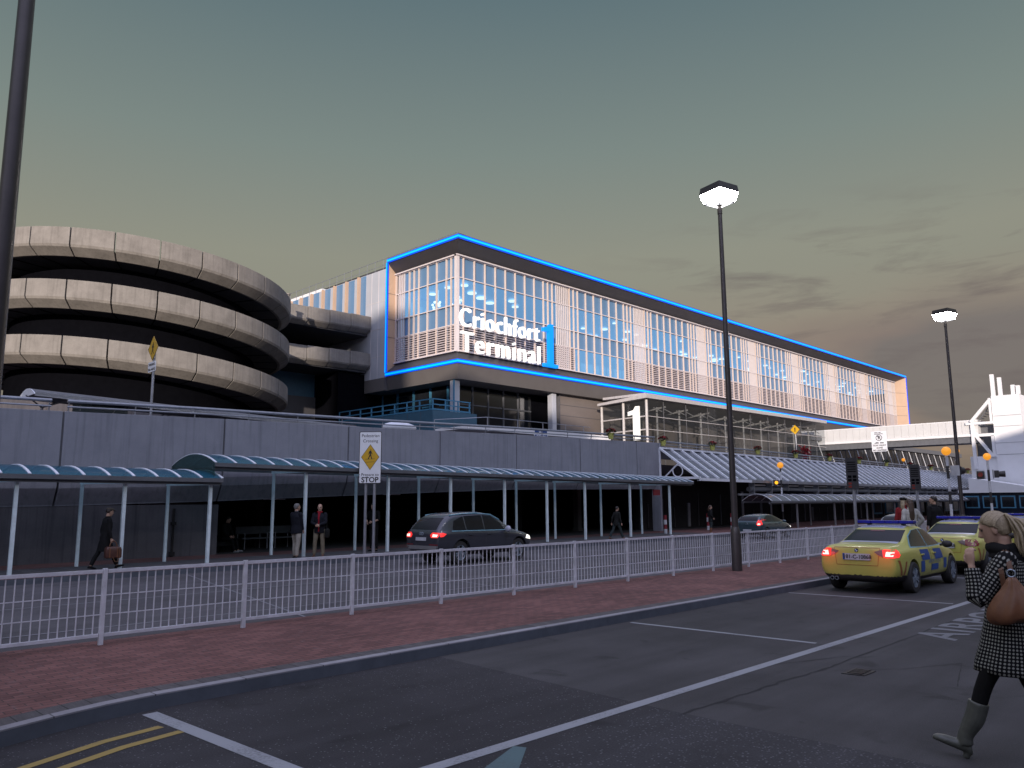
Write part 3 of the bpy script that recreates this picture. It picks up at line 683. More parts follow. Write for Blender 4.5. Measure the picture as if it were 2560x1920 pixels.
# ------------------------------------------------------------------ terminal
M['navy_glass'] = mat('navy_hall_glass', (0.012, 0.017, 0.03), 0.12, spec=0.35)
XC, YC, XR, YL_ = 37.4, 42.0, 134.3, 50.7          # lit frame: corner, right end, left end
GX, GY = XC + 1.0, YC + 1.25                        # glass planes
ZB, ZT = 12.1, 21.55
ROWS = [20.47, 18.84, 16.69, 15.17, 13.15]
T = thing('terminal_building', (XC, YC, 4.15), 'long terminal building with finned blue glass facade inside a blue lit frame', 'terminal building')
def path_loft(prof, m, name, smooth=False):
    """profile of (inset, z) swept along left end - corner - right end"""
    b = MB(); rings = []
    rings.append([(XC + d * .8, YL_, z) for d, z in prof]); rings.append([(XC + d * .8, YC + d, z) for d, z in prof]); rings.append([(XR, YC + d, z) for d, z in prof])
    n = len(prof)
    vs = [p for r in rings for p in r]
    b.add(vs, [(i * n + j, i * n + j + 1, (i + 1) * n + j + 1, (i + 1) * n + j) for i in range(2) for j in range(n - 1)])
    return b.build(name, M[m], T, fix=False)
path_loft([(1.25, 20.52), (.05, 21.42), (.05, 21.78), (1.6, 21.80)], 'frame_dark', 'top_soffit')
path_loft([(.05, 12.22), (1.25, 13.10)], 'frame_dark', 'sill_slope')
path_loft([(2.6, 10.84), (.35, 10.86), (.03, 12.0), (.05, 12.22)], 'fascia', 'lower_fascia')
for h_, d_, mt, nm in ((.15, .06, 'led_edge', 'light_edge'), (.075, .075, 'led', 'light_strip')):
    b = MB()
    for z in (ZB, ZT):
        b.box(XC - d_, XC + .06, YC - d_, YL_, z - h_, z + h_); b.box(XC + .06, XR, YC - d_, YC + .06, z - h_, z + h_)
    b.box(XC - d_, XC + .06, YL_ - h_ * .6, YL_ + h_ * .8, ZB + .15, ZT - .15)
    if h_ > .1: b.box(XR - .02, XR + .1, YC - d_, YC + .06, ZB + .15, ZT - .15)
    b.build(nm, M[mt], T)
def recess_side(q, name):
    b = MB(); b.quad(*q); o = b.build(name, M['peach'], T, fix=False); return o
recess_side([(XC, YL_, 12.25), (XC, YL_, 21.4), (GX + .02, YL_ - .02, 20.52), (GX + .02, YL_ - .02, 13.1)], 'recess_side')
recess_side([(XR, YC + .02, 12.25), (XR, YC + .02, 21.4), (132.2, GY, 20.52), (132.2, GY, 13.1)], 'recess_side')
b = MB()
for z in (15.2, 16.7, 18.85):
    f = (z - 13) / 7.5
    b.bar((XC + .02, YL_ - .012, z), (GX, YL_ - .03, z), .02, .03); b.bar((XR - .02, YC + .05, z), (132.25, GY - .02, z), .03, .04)
b.build('joint', M['joint'], T)
# body behind the facade
b = MB(); b.box(GX + 9, 133, GY + 9, 76, 11.0, 21.6); b.box(GX + .3, XR, GY + .3, 76, 21.45, 21.75); b.box(GX + .3, XR, GY + .3, 76, 10.86, 13.1); b.box(133, XR, GY, 76, 10.9, 21.7)
b.build('core', M['frame_dark'], T)
b = MB(); b.quad((GX + .4, GY + .4, 18.95), (133, GY + .4, 18.95), (133, GY + 9, 18.95), (GX + .4, GY + 9, 18.95)); b.quad((GX + .4, GY + 9, 18.95), (GX + 9, GY + 9, 18.95), (GX + 9, YL_ + 1, 18.95), (GX + .4, YL_ + 1, 18.95))
b.build('ceiling', M['ceiling'], T, fix=False)
b = MB(); b.quad((GX + 8.9, GY + 8.9, 13.2), (133, GY + 8.9, 13.2), (133, GY + 8.9, 18.95), (GX + 8.9, GY + 8.9, 18.95)); b.quad((GX + 8.9, GY + 8.9, 13.2), (GX + 8.9, YL_, 13.2), (GX + 8.9, YL_, 18.95), (GX + 8.9, GY + 8.9, 18.95))
b.quad((GX + .4, YL_ - .1, 13.2), (GX + 9, YL_ - .1, 13.2), (GX + 9, YL_ - .1, 18.9), (GX + .4, YL_ - .1, 18.9))
b.build('interior_wall', M['interior'], T, fix=False)
rr = random.Random(5)
spots = [(40.4, 44.6, .30), (42.4, 45.9, .38), (44.0, 46.5, .42), (45.7, 47.2, .36), (43.1, 48.3, .3), (46.6, 45.4, .34), (48.2, 46.6, .3), (39.9, 46.0, .28), (40.3, 48.4, .28)]
for k in range(64):
    spots.append((rr.uniform(59, 131), GY + rr.uniform(.9, 6.5), rr.uniform(.16, .36)))
for x, y, r in spots:
    b = MB(); b.cyl((x, y, 18.80), (x, y, 18.88), r, n=14); b.build('ceiling_light', M['disc'], T)
for (cx, cy) in ((39.9, 44.9), (39.9, 47.2)):
    b = MB()
    for k in range(9):
        b.sphere((cx + rr.uniform(-.4, .4), cy + rr.uniform(-.5, .5), 17.75 + rr.uniform(-.45, .5)), .11, 8, 6)
    b.cyl((cx, cy, 18.0), (cx, cy, 18.9), .015, n=5); b.build('chandelier', M['disc'], T)
# columns of the front facade
cols = [38.42, 38.96] + [38.96 + 1.1375 * i for i in range(1, 9)]
kinds = ['n'] + ['w'] * 8
def add_c(wd, kind, n):
    for _ in range(n):
        cols.append(cols[-1] + wd); kinds.append(kind)
while cols[-1] < 131:
    add_c(.565, 'h', 3); add_c(.243, 'f', 7); add_c(.565, 'h', 2); add_c(1.14, 'w', 6)
while cols[-1] > 132.2: cols.pop(); kinds.pop()
cols_l = [GY] + [43.8, 44.35, 45.5, 46.6, 47.7, 48.3, 48.9, 49.6, 49.83, 50.06, 50.29, 50.62]
kinds_l = ['h', 'h', 'w', 'w', 'w', 'h', 'h', 'h', 'f', 'f', 'f', 'f']
def facade(cs, ks, P, label_rows):
    """P(a, depth, z): point on the facade at run a, depth outwards"""
    bay = {'mullion_grid': MB(), 'louvre_grille': MB(), 'backing': MB()}
    def box(mb, a0, a1, d0, d1, z0, z1, m=0):
        pts = [P(a, d, z) for z in (z0, z1) for d in (d0, d1) for a in (a0, a1)]
        mb.add(pts, [(0, 2, 3, 1), (4, 5, 7, 6), (0, 1, 5, 4), (2, 6, 7, 3), (0, 4, 6, 2), (1, 3, 7, 5)], m)
    def flush():
        for nm, mt in (('mullion_grid', [M['fin'], M['fin_white']]), ('louvre_grille', M['louvre']), ('backing', M['frame_dark'])):
            if bay[nm].v: bay[nm].build(nm, mt, T)
            bay[nm] = MB()
    nf = 0
    for i, k in enumerate(ks):
        a0, a1 = cs[i], cs[i + 1]
        glass_low = label_rows and 51.9 < a0 < 59.3
        # fin at the start of the column
        wd = .075 if k != 'f' else .08
        zb = ROWS[4] if True else ROWS[3]
        box(bay['mullion_grid'], a0 - wd / 2, a0 + wd / 2, .02, .17 if k != 'f' else .11, zb, ROWS[0], 1 if k == 'f' else 0)
        for z in (ROWS[0], ROWS[1], ROWS[2], ROWS[3]): box(bay['mullion_grid'], a0 + wd / 2, a1 - wd / 2, 0, .155, z - .035, z + .035, 1)
        if k in 'wh' or k == 'n':
            mb = MB()
            for r in range(3):
                mb.quad(P(a0, 0, ROWS[r + 1]), P(a1, 0, ROWS[r + 1]), P(a1, 0, ROWS[r]), P(a0, 0, ROWS[r]), 1 if r == 1 else 0)
            if glass_low: mb.quad(P(a0, 0, ROWS[4]), P(a1, 0, ROWS[4]), P(a1, 0, ROWS[3]), P(a0, 0, ROWS[3]), 1)
            mb.build('window' if k == 'w' else 'narrow_window', [M['glass_top'], M['glass_mid']], T, fix=False)
        else:
            box(bay['backing'], a0 + wd / 2, a1 - wd / 2, -.02, .0, ROWS[3], ROWS[0])
        if not glass_low:
            box(bay['backing'], a0 + wd / 2, a1 - wd / 2, -.02, .0, ROWS[4], ROWS[3])
            nsl = 11
            for s_ in range(nsl):
                z = lerp(ROWS[4] + .06, ROWS[3] - .1, s_ / (nsl - 1)); box(bay['louvre_grille'], a0 + wd / 2, a1 - wd / 2, .05, .14, z - .035, z + .04)
        nf += 1
        if k == 'w' and (i + 1 == len(ks) or ks[i + 1] != 'w'): flush()
    box(bay['mullion_grid'], cs[-1] - .05, cs[-1] + .05, .02, .17, ROWS[4], ROWS[0]); flush()
facade(cols, kinds, lambda a, d, z: (a, GY - d, z), True)
facade(cols_l, kinds_l, lambda a, d, z: (GX - d, a, z), False)
b = MB(); b.box(GX - .22, GX + .06, GY - .22, GY + .06, 13.1, 20.5); b.build('corner_post', M['fin_white'], T)
b = MB(); b.box(GX - .3, GX - .02, GY - .2, YL_ - .05, 20.48, 20.58); b.box(GX - .3, 132.2, GY - .32, GY - .02, 20.48, 20.58); b.box(GX - .3, GX - .02, GY - .2, YL_ - .05, 13.06, 13.14); b.box(GX - .02, 132.2, GY - .32, GY - .02, 13.06, 13.14)
b.build('edge_trim', M['fin_white'], T)
# silver wing on the left
b = MB(); b.box(XC, 60, YL_ + .13, 72, 10.84, 11.9, 1); b.box(XC, 60, YL_ + .13, 72, 11.9, 20.95, 0)
b.build('side_wing', [M['silver'], M['fascia']], T)
b = MB()
for y in (51.84, 52.81): b.box(XC - .02, XC - .004, y - .015, y + .015, 11.9, 20.95)
for z in (13.7, 16.0, 18.3): b.box(XC - .018, XC - .003, 50.85, 53.6, z - .012, z + .012)
b.build('joint', M['fin_white'], T)
for y0, y1 in ((53.64, 54.4), (55.35, 56.23), (57.16, 58.09), (59.09, 59.95), (60.93, 61.86), (62.8, 63.7), (64.6, 65.5)):
    b = MB(); b.box(XC - .03, XC - .005, y0, y1, 16.9, 20.9); f = b.build('strip_window', M['glass_top'], T)
    b = MB(); b.box(XC - .30, XC - .03, y1 - .02, y1 + .14, 16.9, 20.9); b.build('reveal_fin', M['peach'], f)
b = MB()
y = 66.5
ps = [(XC + .25, yy) for yy in [42.4 + 1.15 * i for i in range(22)]]
for x, yy in ps: b.cyl((x, yy, 20.9 if yy > YL_ else 21.75), (x, yy, 22.0), .018, n=5)
b.cyl((XC + .25, 42.4, 22.0), (XC + .25, 66.6, 21.9), .022, n=6); b.cyl((XC + .25, YL_, 21.45), (XC + .25, 66.6, 21.4), .018, n=6)
b.cyl((XC + .25, 42.4, 22.0), (41, 42.6, 21.95), .022, n=6)
b.build('roof_rail', M['steel'], T)
for q in ((54, 70, 43.5, 44.2, 21.75, 22.1), (XC + .3, XC + 1.2, 61, 72, 20.95, 21.35)):
    b = MB(); b.box(*q); b.build('roof_kerb', M['white_wall'], T)
# lower storey under the overhang
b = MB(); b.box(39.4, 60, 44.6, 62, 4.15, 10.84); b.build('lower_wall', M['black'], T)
for i, x in enumerate((39.5, 41.2, 42.9, 44.6, 46.3)):
    b = MB(); b.box(x, x + 1.55, 44.5, 44.58, 4.4, 9.3); b.box(x, x + 1.55, 44.5, 44.58, 9.42, 10.6); f = b.build('window', M['dark_glass'], T)
    b = MB(); b.box(x - .09, x - .01, 44.42, 44.59, 4.3, 10.8); b.box(x, x + 1.5, 44.44, 44.57, 9.32, 9.42); b.build('frame', M['gutter'], f)
for i in range(7):
    y = 45.3 + i * 2.1; b = MB(); b.box(39.3, 39.38, y, y + 1.9, 8.5, 10.6); f = b.build('window', M['dark_glass'], T)
    b = MB(); b.box(39.2, 39.37, y - .12, y - .02, 7, 10.8); b.box(39.22, 39.36, y, y + .9, 9.3, 9.4); b.build('frame', M['blue_steel'], f)
for x, y, m in ((38.1, 43.1, 'silver'), (48.7, 42.9, 'silver')):
    b = MB(); b.box(x - .26, x + .26, y - .26, y + .26, 4.15, 10.83); b.build('column', M[m], T, bevel=.03)
b = MB(); b.box(37.75, 37.83, 42.8, 42.9, 7.6, 10.84); b.build('drain_pipe', M['blue_steel'], T)
b = MB(); b.box(49.6, 134, 42.9, 43.4, 4.15, 10.84); b.build('lower_cladding', M['brown_panel'], T)
b = MB()
for z in (6.6, 7.9, 9.1, 10.0): b.box(49.6, 62, 42.88, 42.897, z - .02, z + .02)
b.box(49.55, 49.62, 42.8, 43.3, 4.2, 10.8); b.build('joint', M['joint'], T)
# balcony
bal = thing('balcony', (35, 42, 7.4), 'blue steel balcony with railing below the left end of the terminal facade', 'balcony')
b = MB(); b.box(35.0, 39.2, 41.9, 57, 6.2, 8.3); b.build('deck', M['blue_panel'], bal)
b = MB()
for i in range(10): b.box(34.985, 34.997, 43.2 + i * 1.5, 43.22 + i * 1.5, 6.2, 8.28)
b.box(34.985, 34.997, 41.92, 57, 7.3, 7.33); b.build('joint', M['joint'], bal)
b = MB(); pts = [(38.6, 41.95), (35.05, 41.95), (35.05, 57)]
for z in (8.38, 8.72, 9.10):
    for (xa, ya), (xb, yb) in zip(pts, pts[1:]): b.bar((xa, ya, z), (xb, yb, z), .07, .07 if z > 8.5 else .1)
for i in range(11): b.box(35.01, 35.09, 41.93 + i * 1.45, 42.01 + i * 1.45, 8.3, 9.1)
for x in (36.2, 37.4, 38.5): b.box(x - .04, x + .04, 41.91, 41.99, 8.3, 9.1)
b.build('railing', M['blue_steel'], bal)
# flat porch roof with rail
po = thing('porch_roof', (39, 36, 6.6), 'flat white porch roof with thin railing in front of the dark ground floor windows', 'porch roof')
b = MB(); b.box(34.9, 47.5, 36, 40, 6.42, 6.76); b.box(33.2, 34.9, 36.3, 39.5, 6.5, 6.68); b.build('slab', M['white_wall'], po, bevel=.02)
b = MB()
for x in (34.7, 37.5, 40.0, 42.4, 44.4): b.cyl((x, 36.1, 6.7), (x, 36.1, 7.3), .025, n=6)
for z in (7.3,): b.cyl((34.7, 36.1, z), (45.2, 36.1, z), .022, n=6); b.cyl((34.7, 36.1, z), (32.3, 38.5, z - .15), .022, n=6)
b.cyl((32.3, 38.5, 6.5), (32.3, 38.5, 7.15), .025, n=6); b.cyl((45.6, 36.1, 6.2), (45.6, 36.1, 6.95), .03, n=6); b.cyl((46.8, 36.1, 6.2), (46.8, 36.1, 6.9), .03, n=6); b.cyl((45.6, 36.1, 6.9), (46.8, 36.1, 6.88), .022, n=6)
b.build('railing', M['steel'], po)
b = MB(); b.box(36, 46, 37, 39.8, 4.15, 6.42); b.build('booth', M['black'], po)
# sign on the facade
sg = thing('building_sign', (41, 41.3, 12.7), 'big lit white name and blue numeral mounted on the terminal facade', 'sign')
def fit(mb, x0, x1, z0, h):
    xs_ = [v[0] for v in mb.v]; a, c = min(xs_), max(xs_); mb.v = [((v[0] - a) / (c - a) * (x1 - x0) + x0, v[1], (v[2] - z0) * h + z0) for v in mb.v]
b = MB(); b.text('Criochfort', (37.5, 41.55, 14.62), (1, 0, 0), (0, 0, 1), 1.9, .25, bold=-.012, spacing=1.16); fit(b, 37.2, 45.72, 14.62, 1.06); b.build('lettering', M['sign_white'], sg)
b = MB(); b.text('Terminal', (37.5, 41.55, 12.78), (1, 0, 0), (0, 0, 1), 2.05, .25, bold=-.012, spacing=1.14); fit(b, 37.3, 45.75, 12.78, 1.04); b.build('lettering', M['sign_white'], sg)
b = MB(); zz = lambda f: lerp(12.66, 16.2, f)
xa = 46.2
poly = [(xa - .1, zz(0)), (xa + 1.55, zz(0)), (xa + 1.55, zz(.075)), (xa + 1.0, zz(.075)), (xa + 1.0, zz(1)), (xa + .62, zz(1)), (xa + .5, zz(.93)), (xa - .15, zz(.90)), (xa - .15, zz(.815)), (xa + .48, zz(.815)), (xa + .48, zz(.075)), (xa - .1, zz(.075))]
b.prism([(x, 41.3, z) for x, z in poly], (0, .3, 0)); b.build('numeral', M['sign_blue'], sg)
# entrance glass box
eb = thing('entrance_pavilion', (53.9, 37, 4.15), 'glass entrance pavilion with grey steel frame standing below the lit frame of the terminal', 'entrance pavilion')
X0, X1, Y0, Y1 = 53.9, 89, 37.0, 41.75
b = MB(); b.loft([[(X0 - .6, Y0 - .35, 10.3), (X0 - .6, Y1, 10.05), (X0 - .6, Y1, 10.25), (X0 - .6, Y0 - .35, 10.62)], [(X1, Y0 - .35, 10.55), (X1, Y1, 10.3), (X1, Y1, 10.5), (X1, Y0 - .35, 10.87)]]); b.box(X0 + .2, X1, Y0 + .3, Y1, 10.65, 10.85)
b.build('roof', M['box_frame'], eb)
b = MB(); b.quad((X0, Y0, 4.2), (X1, Y0, 4.2), (X1, Y0, 10.3), (X0, Y0, 10.3)); b.build('front_glazing', M['box_glass'], eb, fix=False)
b = MB(); b.quad((X0, Y0, 4.2), (X0, Y1, 4.2), (X0, Y1, 10.1), (X0, Y0, 10.3)); b.build('side_glazing', M['box_glass'], eb, fix=False)
b = MB()
for y in (Y0, 39.35, Y1 - .1): b.cyl((X0 - .12, y, 4.2), (X0 - .12, y, 10.2), .12, n=10)
for z in (7.75, 8.85): b.cyl((X0 - .14, Y0 - .1, z), (X0 - .14, Y1, z - .1), .065, n=8); b.cyl((X0, Y0 - .07, z), (X1, Y0 - .07, z + .1), .035, n=8)
b.build('frame', M['box_frame'], eb)
for x in (56.27, 59.79, 63.44, 67.9, 71.5, 75.2, 79, 82.8, 86.6):
    b = MB(); b.box(x - .02, x + .02, Y0 - .04, Y0 + .04, 4.2, 10.3); b.build('mullion', M['joint'], eb)
    b = MB(); b.cyl((x + .8, 38.2, 4.2), (x + .8, 38.2, 10.1), .09, n=8); b.bar((x + .8, 37.3, 9.9), (x + .8, 41.5, 9.5), .08, .16)
    b.bar((x - .6, 37.6, 9.75), (x + 1.0, 37.6, 9.45), .05, .08); b.bar((x + 1, 37.6, 9.75), (x + 2.4, 37.6, 9.45), .05, .08)
    b.build('truss', M['box_frame'], eb)
b = MB(); b.box(55, 88, 41.3, 41.7, 4.2, 9.2); b.box(61, 64, 39, 41, 4.2, 8.3); b.box(66.5, 69, 39.5, 41, 4.2, 8.0); b.build('inner_wall', M['brown_panel'], eb)
on = MB(); poly = [(38.25, 6.9), (37.62, 6.9), (37.62, 9.72), (37.98, 9.72), (38.18, 9.42), (38.75, 9.3), (38.75, 8.98), (38.25, 9.05)]
on.prism([(X0 - .34, y, z) for y, z in poly], (.15, 0, 0))
tag(on.build('numeral_sign', M['box_one'], origin=(X0 - .3, 38.2, 6.9)), 'tall white numeral one on the end of the glass entrance pavilion', 'sign')
# hall beyond with slanted glazing bars
gh = thing('glazed_hall', (110, 39, 4.15), 'dark blue glass hall with slanting white bars seen under the pale footbridge', 'building')
b = MB(); b.box(90, 150, 39.4, 42, 4.15, 9.4); b.build('glazing', M['navy_glass'], gh)
for k in range(20):
    x = 92 + k * 2.9; b = MB(); b.bar((x, 39.3, 9.3), (x + 2.4, 38.9, 4.6), .07, .07); b.build('bar', M['white_steel'], gh)
b = MB(); b.box(90, 150, 39.0, 39.4, 8.9, 9.5); b.build('eave', M['gutter'], gh)
# footbridge and lift tower
fb = thing('footbridge', (93, 31, 8.4), 'pale panelled footbridge crossing from the terminal to the white tower', 'footbridge')
b = MB(); b.box(93.02, 96, 22.4, 41.5, 8.75, 10.0); b.build('deck', M['bridge_panel'], fb)
for k in range(25):
    y = 22.42 + k * .76; b = MB(); b.box(93 - .03, 93.02, y, y + .74, 8.72, 10.05); b.build('side_panel', M['bridge_panel'], fb)
b = MB(); b.box(92.86, 96.1, 22.4, 41.5, 8.42, 8.70); b.build('edge_beam', M['white_wall'], fb)
b = MB(); b.box(93.0, 95.9, 22.4, 41.5, 7.75, 8.40); b.build('girder', M['gutter'], fb)
b = MB(); b.box(92.95, 96.05, 22.4, 41.5, 10.05, 10.16); b.build('roof', M['white_wall'], fb)
tw = thing('lift_tower', (95, 20, .125), 'tall white lift tower with braced stair frame at the end of the footbridge', 'tower')
b = MB(); b.box(93, 96.5, 18.4, 20.95, .13, 12.5); b.box(93.1, 98, 20.95, 23.4, .13, 6.3); b.build('shaft', M['white_wall'], tw)
b = MB()
for z in (6.4, 7.6, 9.3, 10.4): b.box(92.985, 92.998, 18.4, 20.9, z - .02, z + .02)
b.build('joint', M['steel'], tw)
for y, h in ((20.75, 2.3), (20.1, 1.9), (18.95, 1.0), (18.5, .9)):
    b = MB(); b.box(93.1, 93.45, y - .17, y + .17, 12.5, 12.5 + h); b.build('vent', M['white_wall'], tw)
b = MB()
b.bar((92.9, 21.0, 12.2), (92.9, 23.0, 9.9), .3, .3); b.bar((92.9, 23.5, 9.75), (92.9, 20.95, 9.75), .25, .25); b.bar((92.9, 23.0, 8.5), (92.9, 20.95, 8.5), .25, .3)
b.bar((92.9, 22.9, 9.7), (92.9, 22.9, 5.0), .3, .3); b.bar((92.9, 22.6, 8.4), (92.9, 21.3, 6.4), .28, .28); b.bar((92.9, 21.1, 8.4), (92.9, 21.1, 6.3), .25, .25); b.bar((92.9, 21.6, 6.35), (92.9, 20.95, 6.35), .3, .3)
b.bar((92.9, 21.1, 12.3), (92.9, 21.1, 9.8), .2, .2)
b.build('stair_frame', M['white_wall'], tw)
b = MB()
for k in range(6): b.bar((93.6, 22.6 - k * .25, 10.2 + k * .2), (95.5, 22.6 - k * .25, 10.2 + k * .2), .06, .06)
b.box(94, 96.4, 21.0, 22.9, 6.3, 9.6); b.bar((93.4, 22.4, 10), (93.4, 21.2, 11.6), .08, .08); b.build('stair', M['gutter'], tw)
b = MB(); b.box(98, 103, 15.5, 18.3, .13, 11.9); tag(b.build('service_block', M['white_wall'], origin=(100, 17, .125)), 'plain white block cut by the right edge of the view behind the tower', 'building')
kk = thing('kiosk', (89, 20, .125), 'dark kiosk with blue window frames and sloping pale roof at the foot of the tower', 'kiosk')
b = MB(); b.box(88, 92.8, 16.5, 23.5, 2.5, 2.8); b.loft([[(88, 16.2, 2.8), (88, 22.5, 2.8), (88, 22.5, 4.0)], [(92.5, 16.2, 2.8), (92.5, 22.5, 2.8), (92.5, 22.5, 4.0)]]); b.build('roof', M['white_wall'], kk)
b = MB(); b.box(88.3, 92.8, 16.8, 23.2, .13, 2.5); b.build('wall', M['navy_glass'], kk)
for k in range(4):
    y = 17.1 + k * 1.55; b = MB(); b.box(88.2, 88.29, y, y + 1.25, 1.0, 2.2); f = b.build('window', M['blue_steel'], kk)
    b = MB(); b.box(88.17, 88.195, y + .12, y + 1.13, 1.12, 2.08); b.build('pane', M['dark_glass'], f)

# ------------------------------------------------------------------ round ramp
CX, CY, RR = 20.0, 55.5, 10.0
rp = thing('spiral_ramp', (CX, CY, 4.15), 'round concrete car park ramp of three stacked rings with pale segmented parapets', 'car park ramp')
NS = 26; dth = 2 * math.pi / NS
def rz_(z0, th): return z0 - .85 * math.cos(th)
for li, z0 in enumerate((17.1, 14.0, 10.75)):
    for k in range(NS):
        ta, tb = k * dth + .004 + .10, (k + 1) * dth - .004 + .10; b = MB(); rings = []; ns = 4
        for i in range(ns + 1):
            th = lerp(ta, tb, i / ns); z = rz_(z0, th); c, s_ = math.cos(th), math.sin(th)
            prof = [(RR - .25, z), (RR, z), (RR + .02, z - 1.02), (RR - .04, z - 1.16), (RR - .62, z - 1.56), (RR - .8, z - 1.56), (RR - .8, z - 1.1), (RR - .25, z - 1.1)]
            rings.append([(CX + r * c, CY + r * s_, zz_) for r, zz_ in prof])
        b.loft(rings); b.build('parapet_panel', M['ramp'], rp, bevel=.02)
    b = MB(); n = 78; vs = []
    for i in range(n):
        th = 2 * math.pi * i / n; z = rz_(z0, th) - 1.15; c, s_ = math.cos(th), math.sin(th)
        vs += [(CX + (RR - .28) * c, CY + (RR - .28) * s_, z), (CX + (RR - .75) * c, CY + (RR - .75) * s_, z - .38), (CX + 5 * c, CY + 5 * s_, z - .38), (CX + 5 * c, CY + 5 * s_, z)]
    b.add(vs, [(4 * i + j, 4 * i + (j + 1) % 4, 4 * ((i + 1) % n) + (j + 1) % 4, 4 * ((i + 1) % n) + j) for i in range(n) for j in range(4)])
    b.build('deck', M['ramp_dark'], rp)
    b = MB()
    for k in range(NS):
        th = k * dth + .10; z = rz_(z0, th) - 1.545; c, s_ = math.cos(th), math.sin(th); b.bar((CX + 9.2 * c, CY + 9.2 * s_, z), (CX + 5.1 * c, CY + 5.1 * s_, z), .06, .03)
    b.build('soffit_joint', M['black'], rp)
b = MB(); b.cyl((CX, CY, 4.2), (CX, CY, 15.95), 7.6, n=60); b.build('core', M['black'], rp, smooth=True, autosm=40)  # drum coloured near-black to stand in for shade between the rings
for th in (-.62, -.45):
    b = MB(); b.cyl((CX + 9.8 * math.cos(th), CY + 9.8 * math.sin(th), 16.2), (CX + 9.8 * math.cos(th), CY + 9.8 * math.sin(th), 16.75), .16, n=8); b.cyl((CX + 9.8 * math.cos(th), CY + 9.8 * math.sin(th), 16.75), (CX + 9.8 * math.cos(th), CY + 9.8 * math.sin(th), 16.85), .22, n=8)
    b.build('roof_vent', M['ramp'], rp)
for z, lab in ((17.05, 'upper concrete bridge joining the round ramp to the terminal'), (13.95, 'lower concrete bridge joining the round ramp to the terminal')):
    t = thing('ramp_bridge', (33, 53, z - 1.5), lab, 'bridge', 'concrete bridges between ramp and terminal')
    for k in range(4):
        x0, x1 = 29.5 + k * 1.97, 29.5 + (k + 1) * 1.97 - .05; b = MB(); zt_ = z + .05 * k
        b.loft([[(x, 52.75, zt_), (x, 52.73, zt_ - 1.0), (x, 52.8, zt_ - 1.12), (x, 53.2, zt_ - 1.4), (x, 53.6, zt_ - 1.4), (x, 53.0, zt_)] for x in (x0, x1)]); b.build('parapet_panel', M['ramp'], t, bevel=.03)
    b = MB(); b.box(28, 37.35, 53.3, 60, z - 1.42, z - 1.05); b.build('deck', M['ramp_dark'], t)
b = MB(); b.box(28, 37.3, 60, 60.5, 4.2, 16); tag(b.build('link_wall', M['black'], origin=(33, 60, 4.15)), 'dark wall behind the two concrete bridges', 'wall')
lk = thing('link_building', (34, 56, 4.15), 'dark low building with blue lit cladding under the concrete bridges', 'building')
b = MB(); b.box(34.9, 39.3, 53.6, 60, 4.15, 12.4); b.build('block', M['black'], lk)  # almost black colour in place of the shade under the bridges
b = MB(); b.box(30.8, 34.8, 57, 58, 10.6, 12.6); b.build('cladding', M['blue_panel'], lk)
b = MB(); b.box(30.0, 34.8, 56.8, 58, 4.15, 10.6); b.build('lower_wall', M['frame_dark'], lk)
b = MB(); b.box(34.8, 34.95, 53.5, 53.65, 4.2, 12.4); b.build('column', M['black'], lk)
# arched canopy behind the wall, upper left
uc = thing('upper_canopy', (16, 31.5, 5.8), 'dark arched walkway canopy behind the concrete wall under the round ramp', 'canopy')
zc = lambda x: lerp(6.0, 5.42, (x - 7.6) / 17.5)
b = MB(); K = 8
arc = lambda x: [(x, lerp(30.6, 32.6, i / K), zc(x) - .28 + .28 * (1 - (2 * i / K - 1) ** 2)) for i in range(K + 1)]
a, c = arc(7.7), arc(25); b.add(a + c, [(i, i + 1, K + 2 + i, K + 1 + i) for i in range(K)]); b.build('roof', M['gutter'], uc, fix=False)
b = MB(); p = arc(7.68); b.prism(p, (.04, 0, 0)); b.build('end_panel', M['white_steel'], uc)
b = MB(); b.bar((7.7, 30.6, zc(7.7) - .3), (25, 30.6, zc(25) - .3), .08, .10); b.bar((7.7, 30.55, zc(7.7) - .22), (25, 30.55, zc(25) - .22), .04, .03); b.build('edge_beam', M['steel'], uc)
for k in range(9):
    x = 8.2 + k * 2.0; b = MB(); b.cyl((x, 31.6, 4.2), (x, 31.6, zc(x) - .5), .05, n=8); b.build('post', M['steel'], uc)
    b = MB(); b.bar((x, 31.6, zc(x) - .62), (x + .75, 30.7, zc(x) - .33), .035, .035); b.bar((x, 31.6, zc(x) - .62), (x - .75, 30.7, zc(x) - .33), .035, .035); b.bar((x, 31.6, zc(x) - .62), (x + .6, 32.3, zc(x) - .33), .035, .035); b.build('brace', M['gutter'], uc)
b = MB(); b.box(-8, 25, 36.5, 37, 4.2, 6.2); tag(b.build('back_wall', M['wall_dark'], origin=(10, 36.5, 4.15)), 'dull grey wall behind the arched upper canopy', 'wall')
for x, lab in ((24.6, 'pale domed rooflight cap above the wall, below the blue balcony'),):
    b = MB(); b.sphere((23.6, 30.8, 5.55), .5, 16, 10, sx=2.0, sy=1.0, sz=.55); tag(b.build('rooflight', M['white_steel'], origin=(23.6, 30.8, 5.5), smooth=True), lab, 'rooflight')

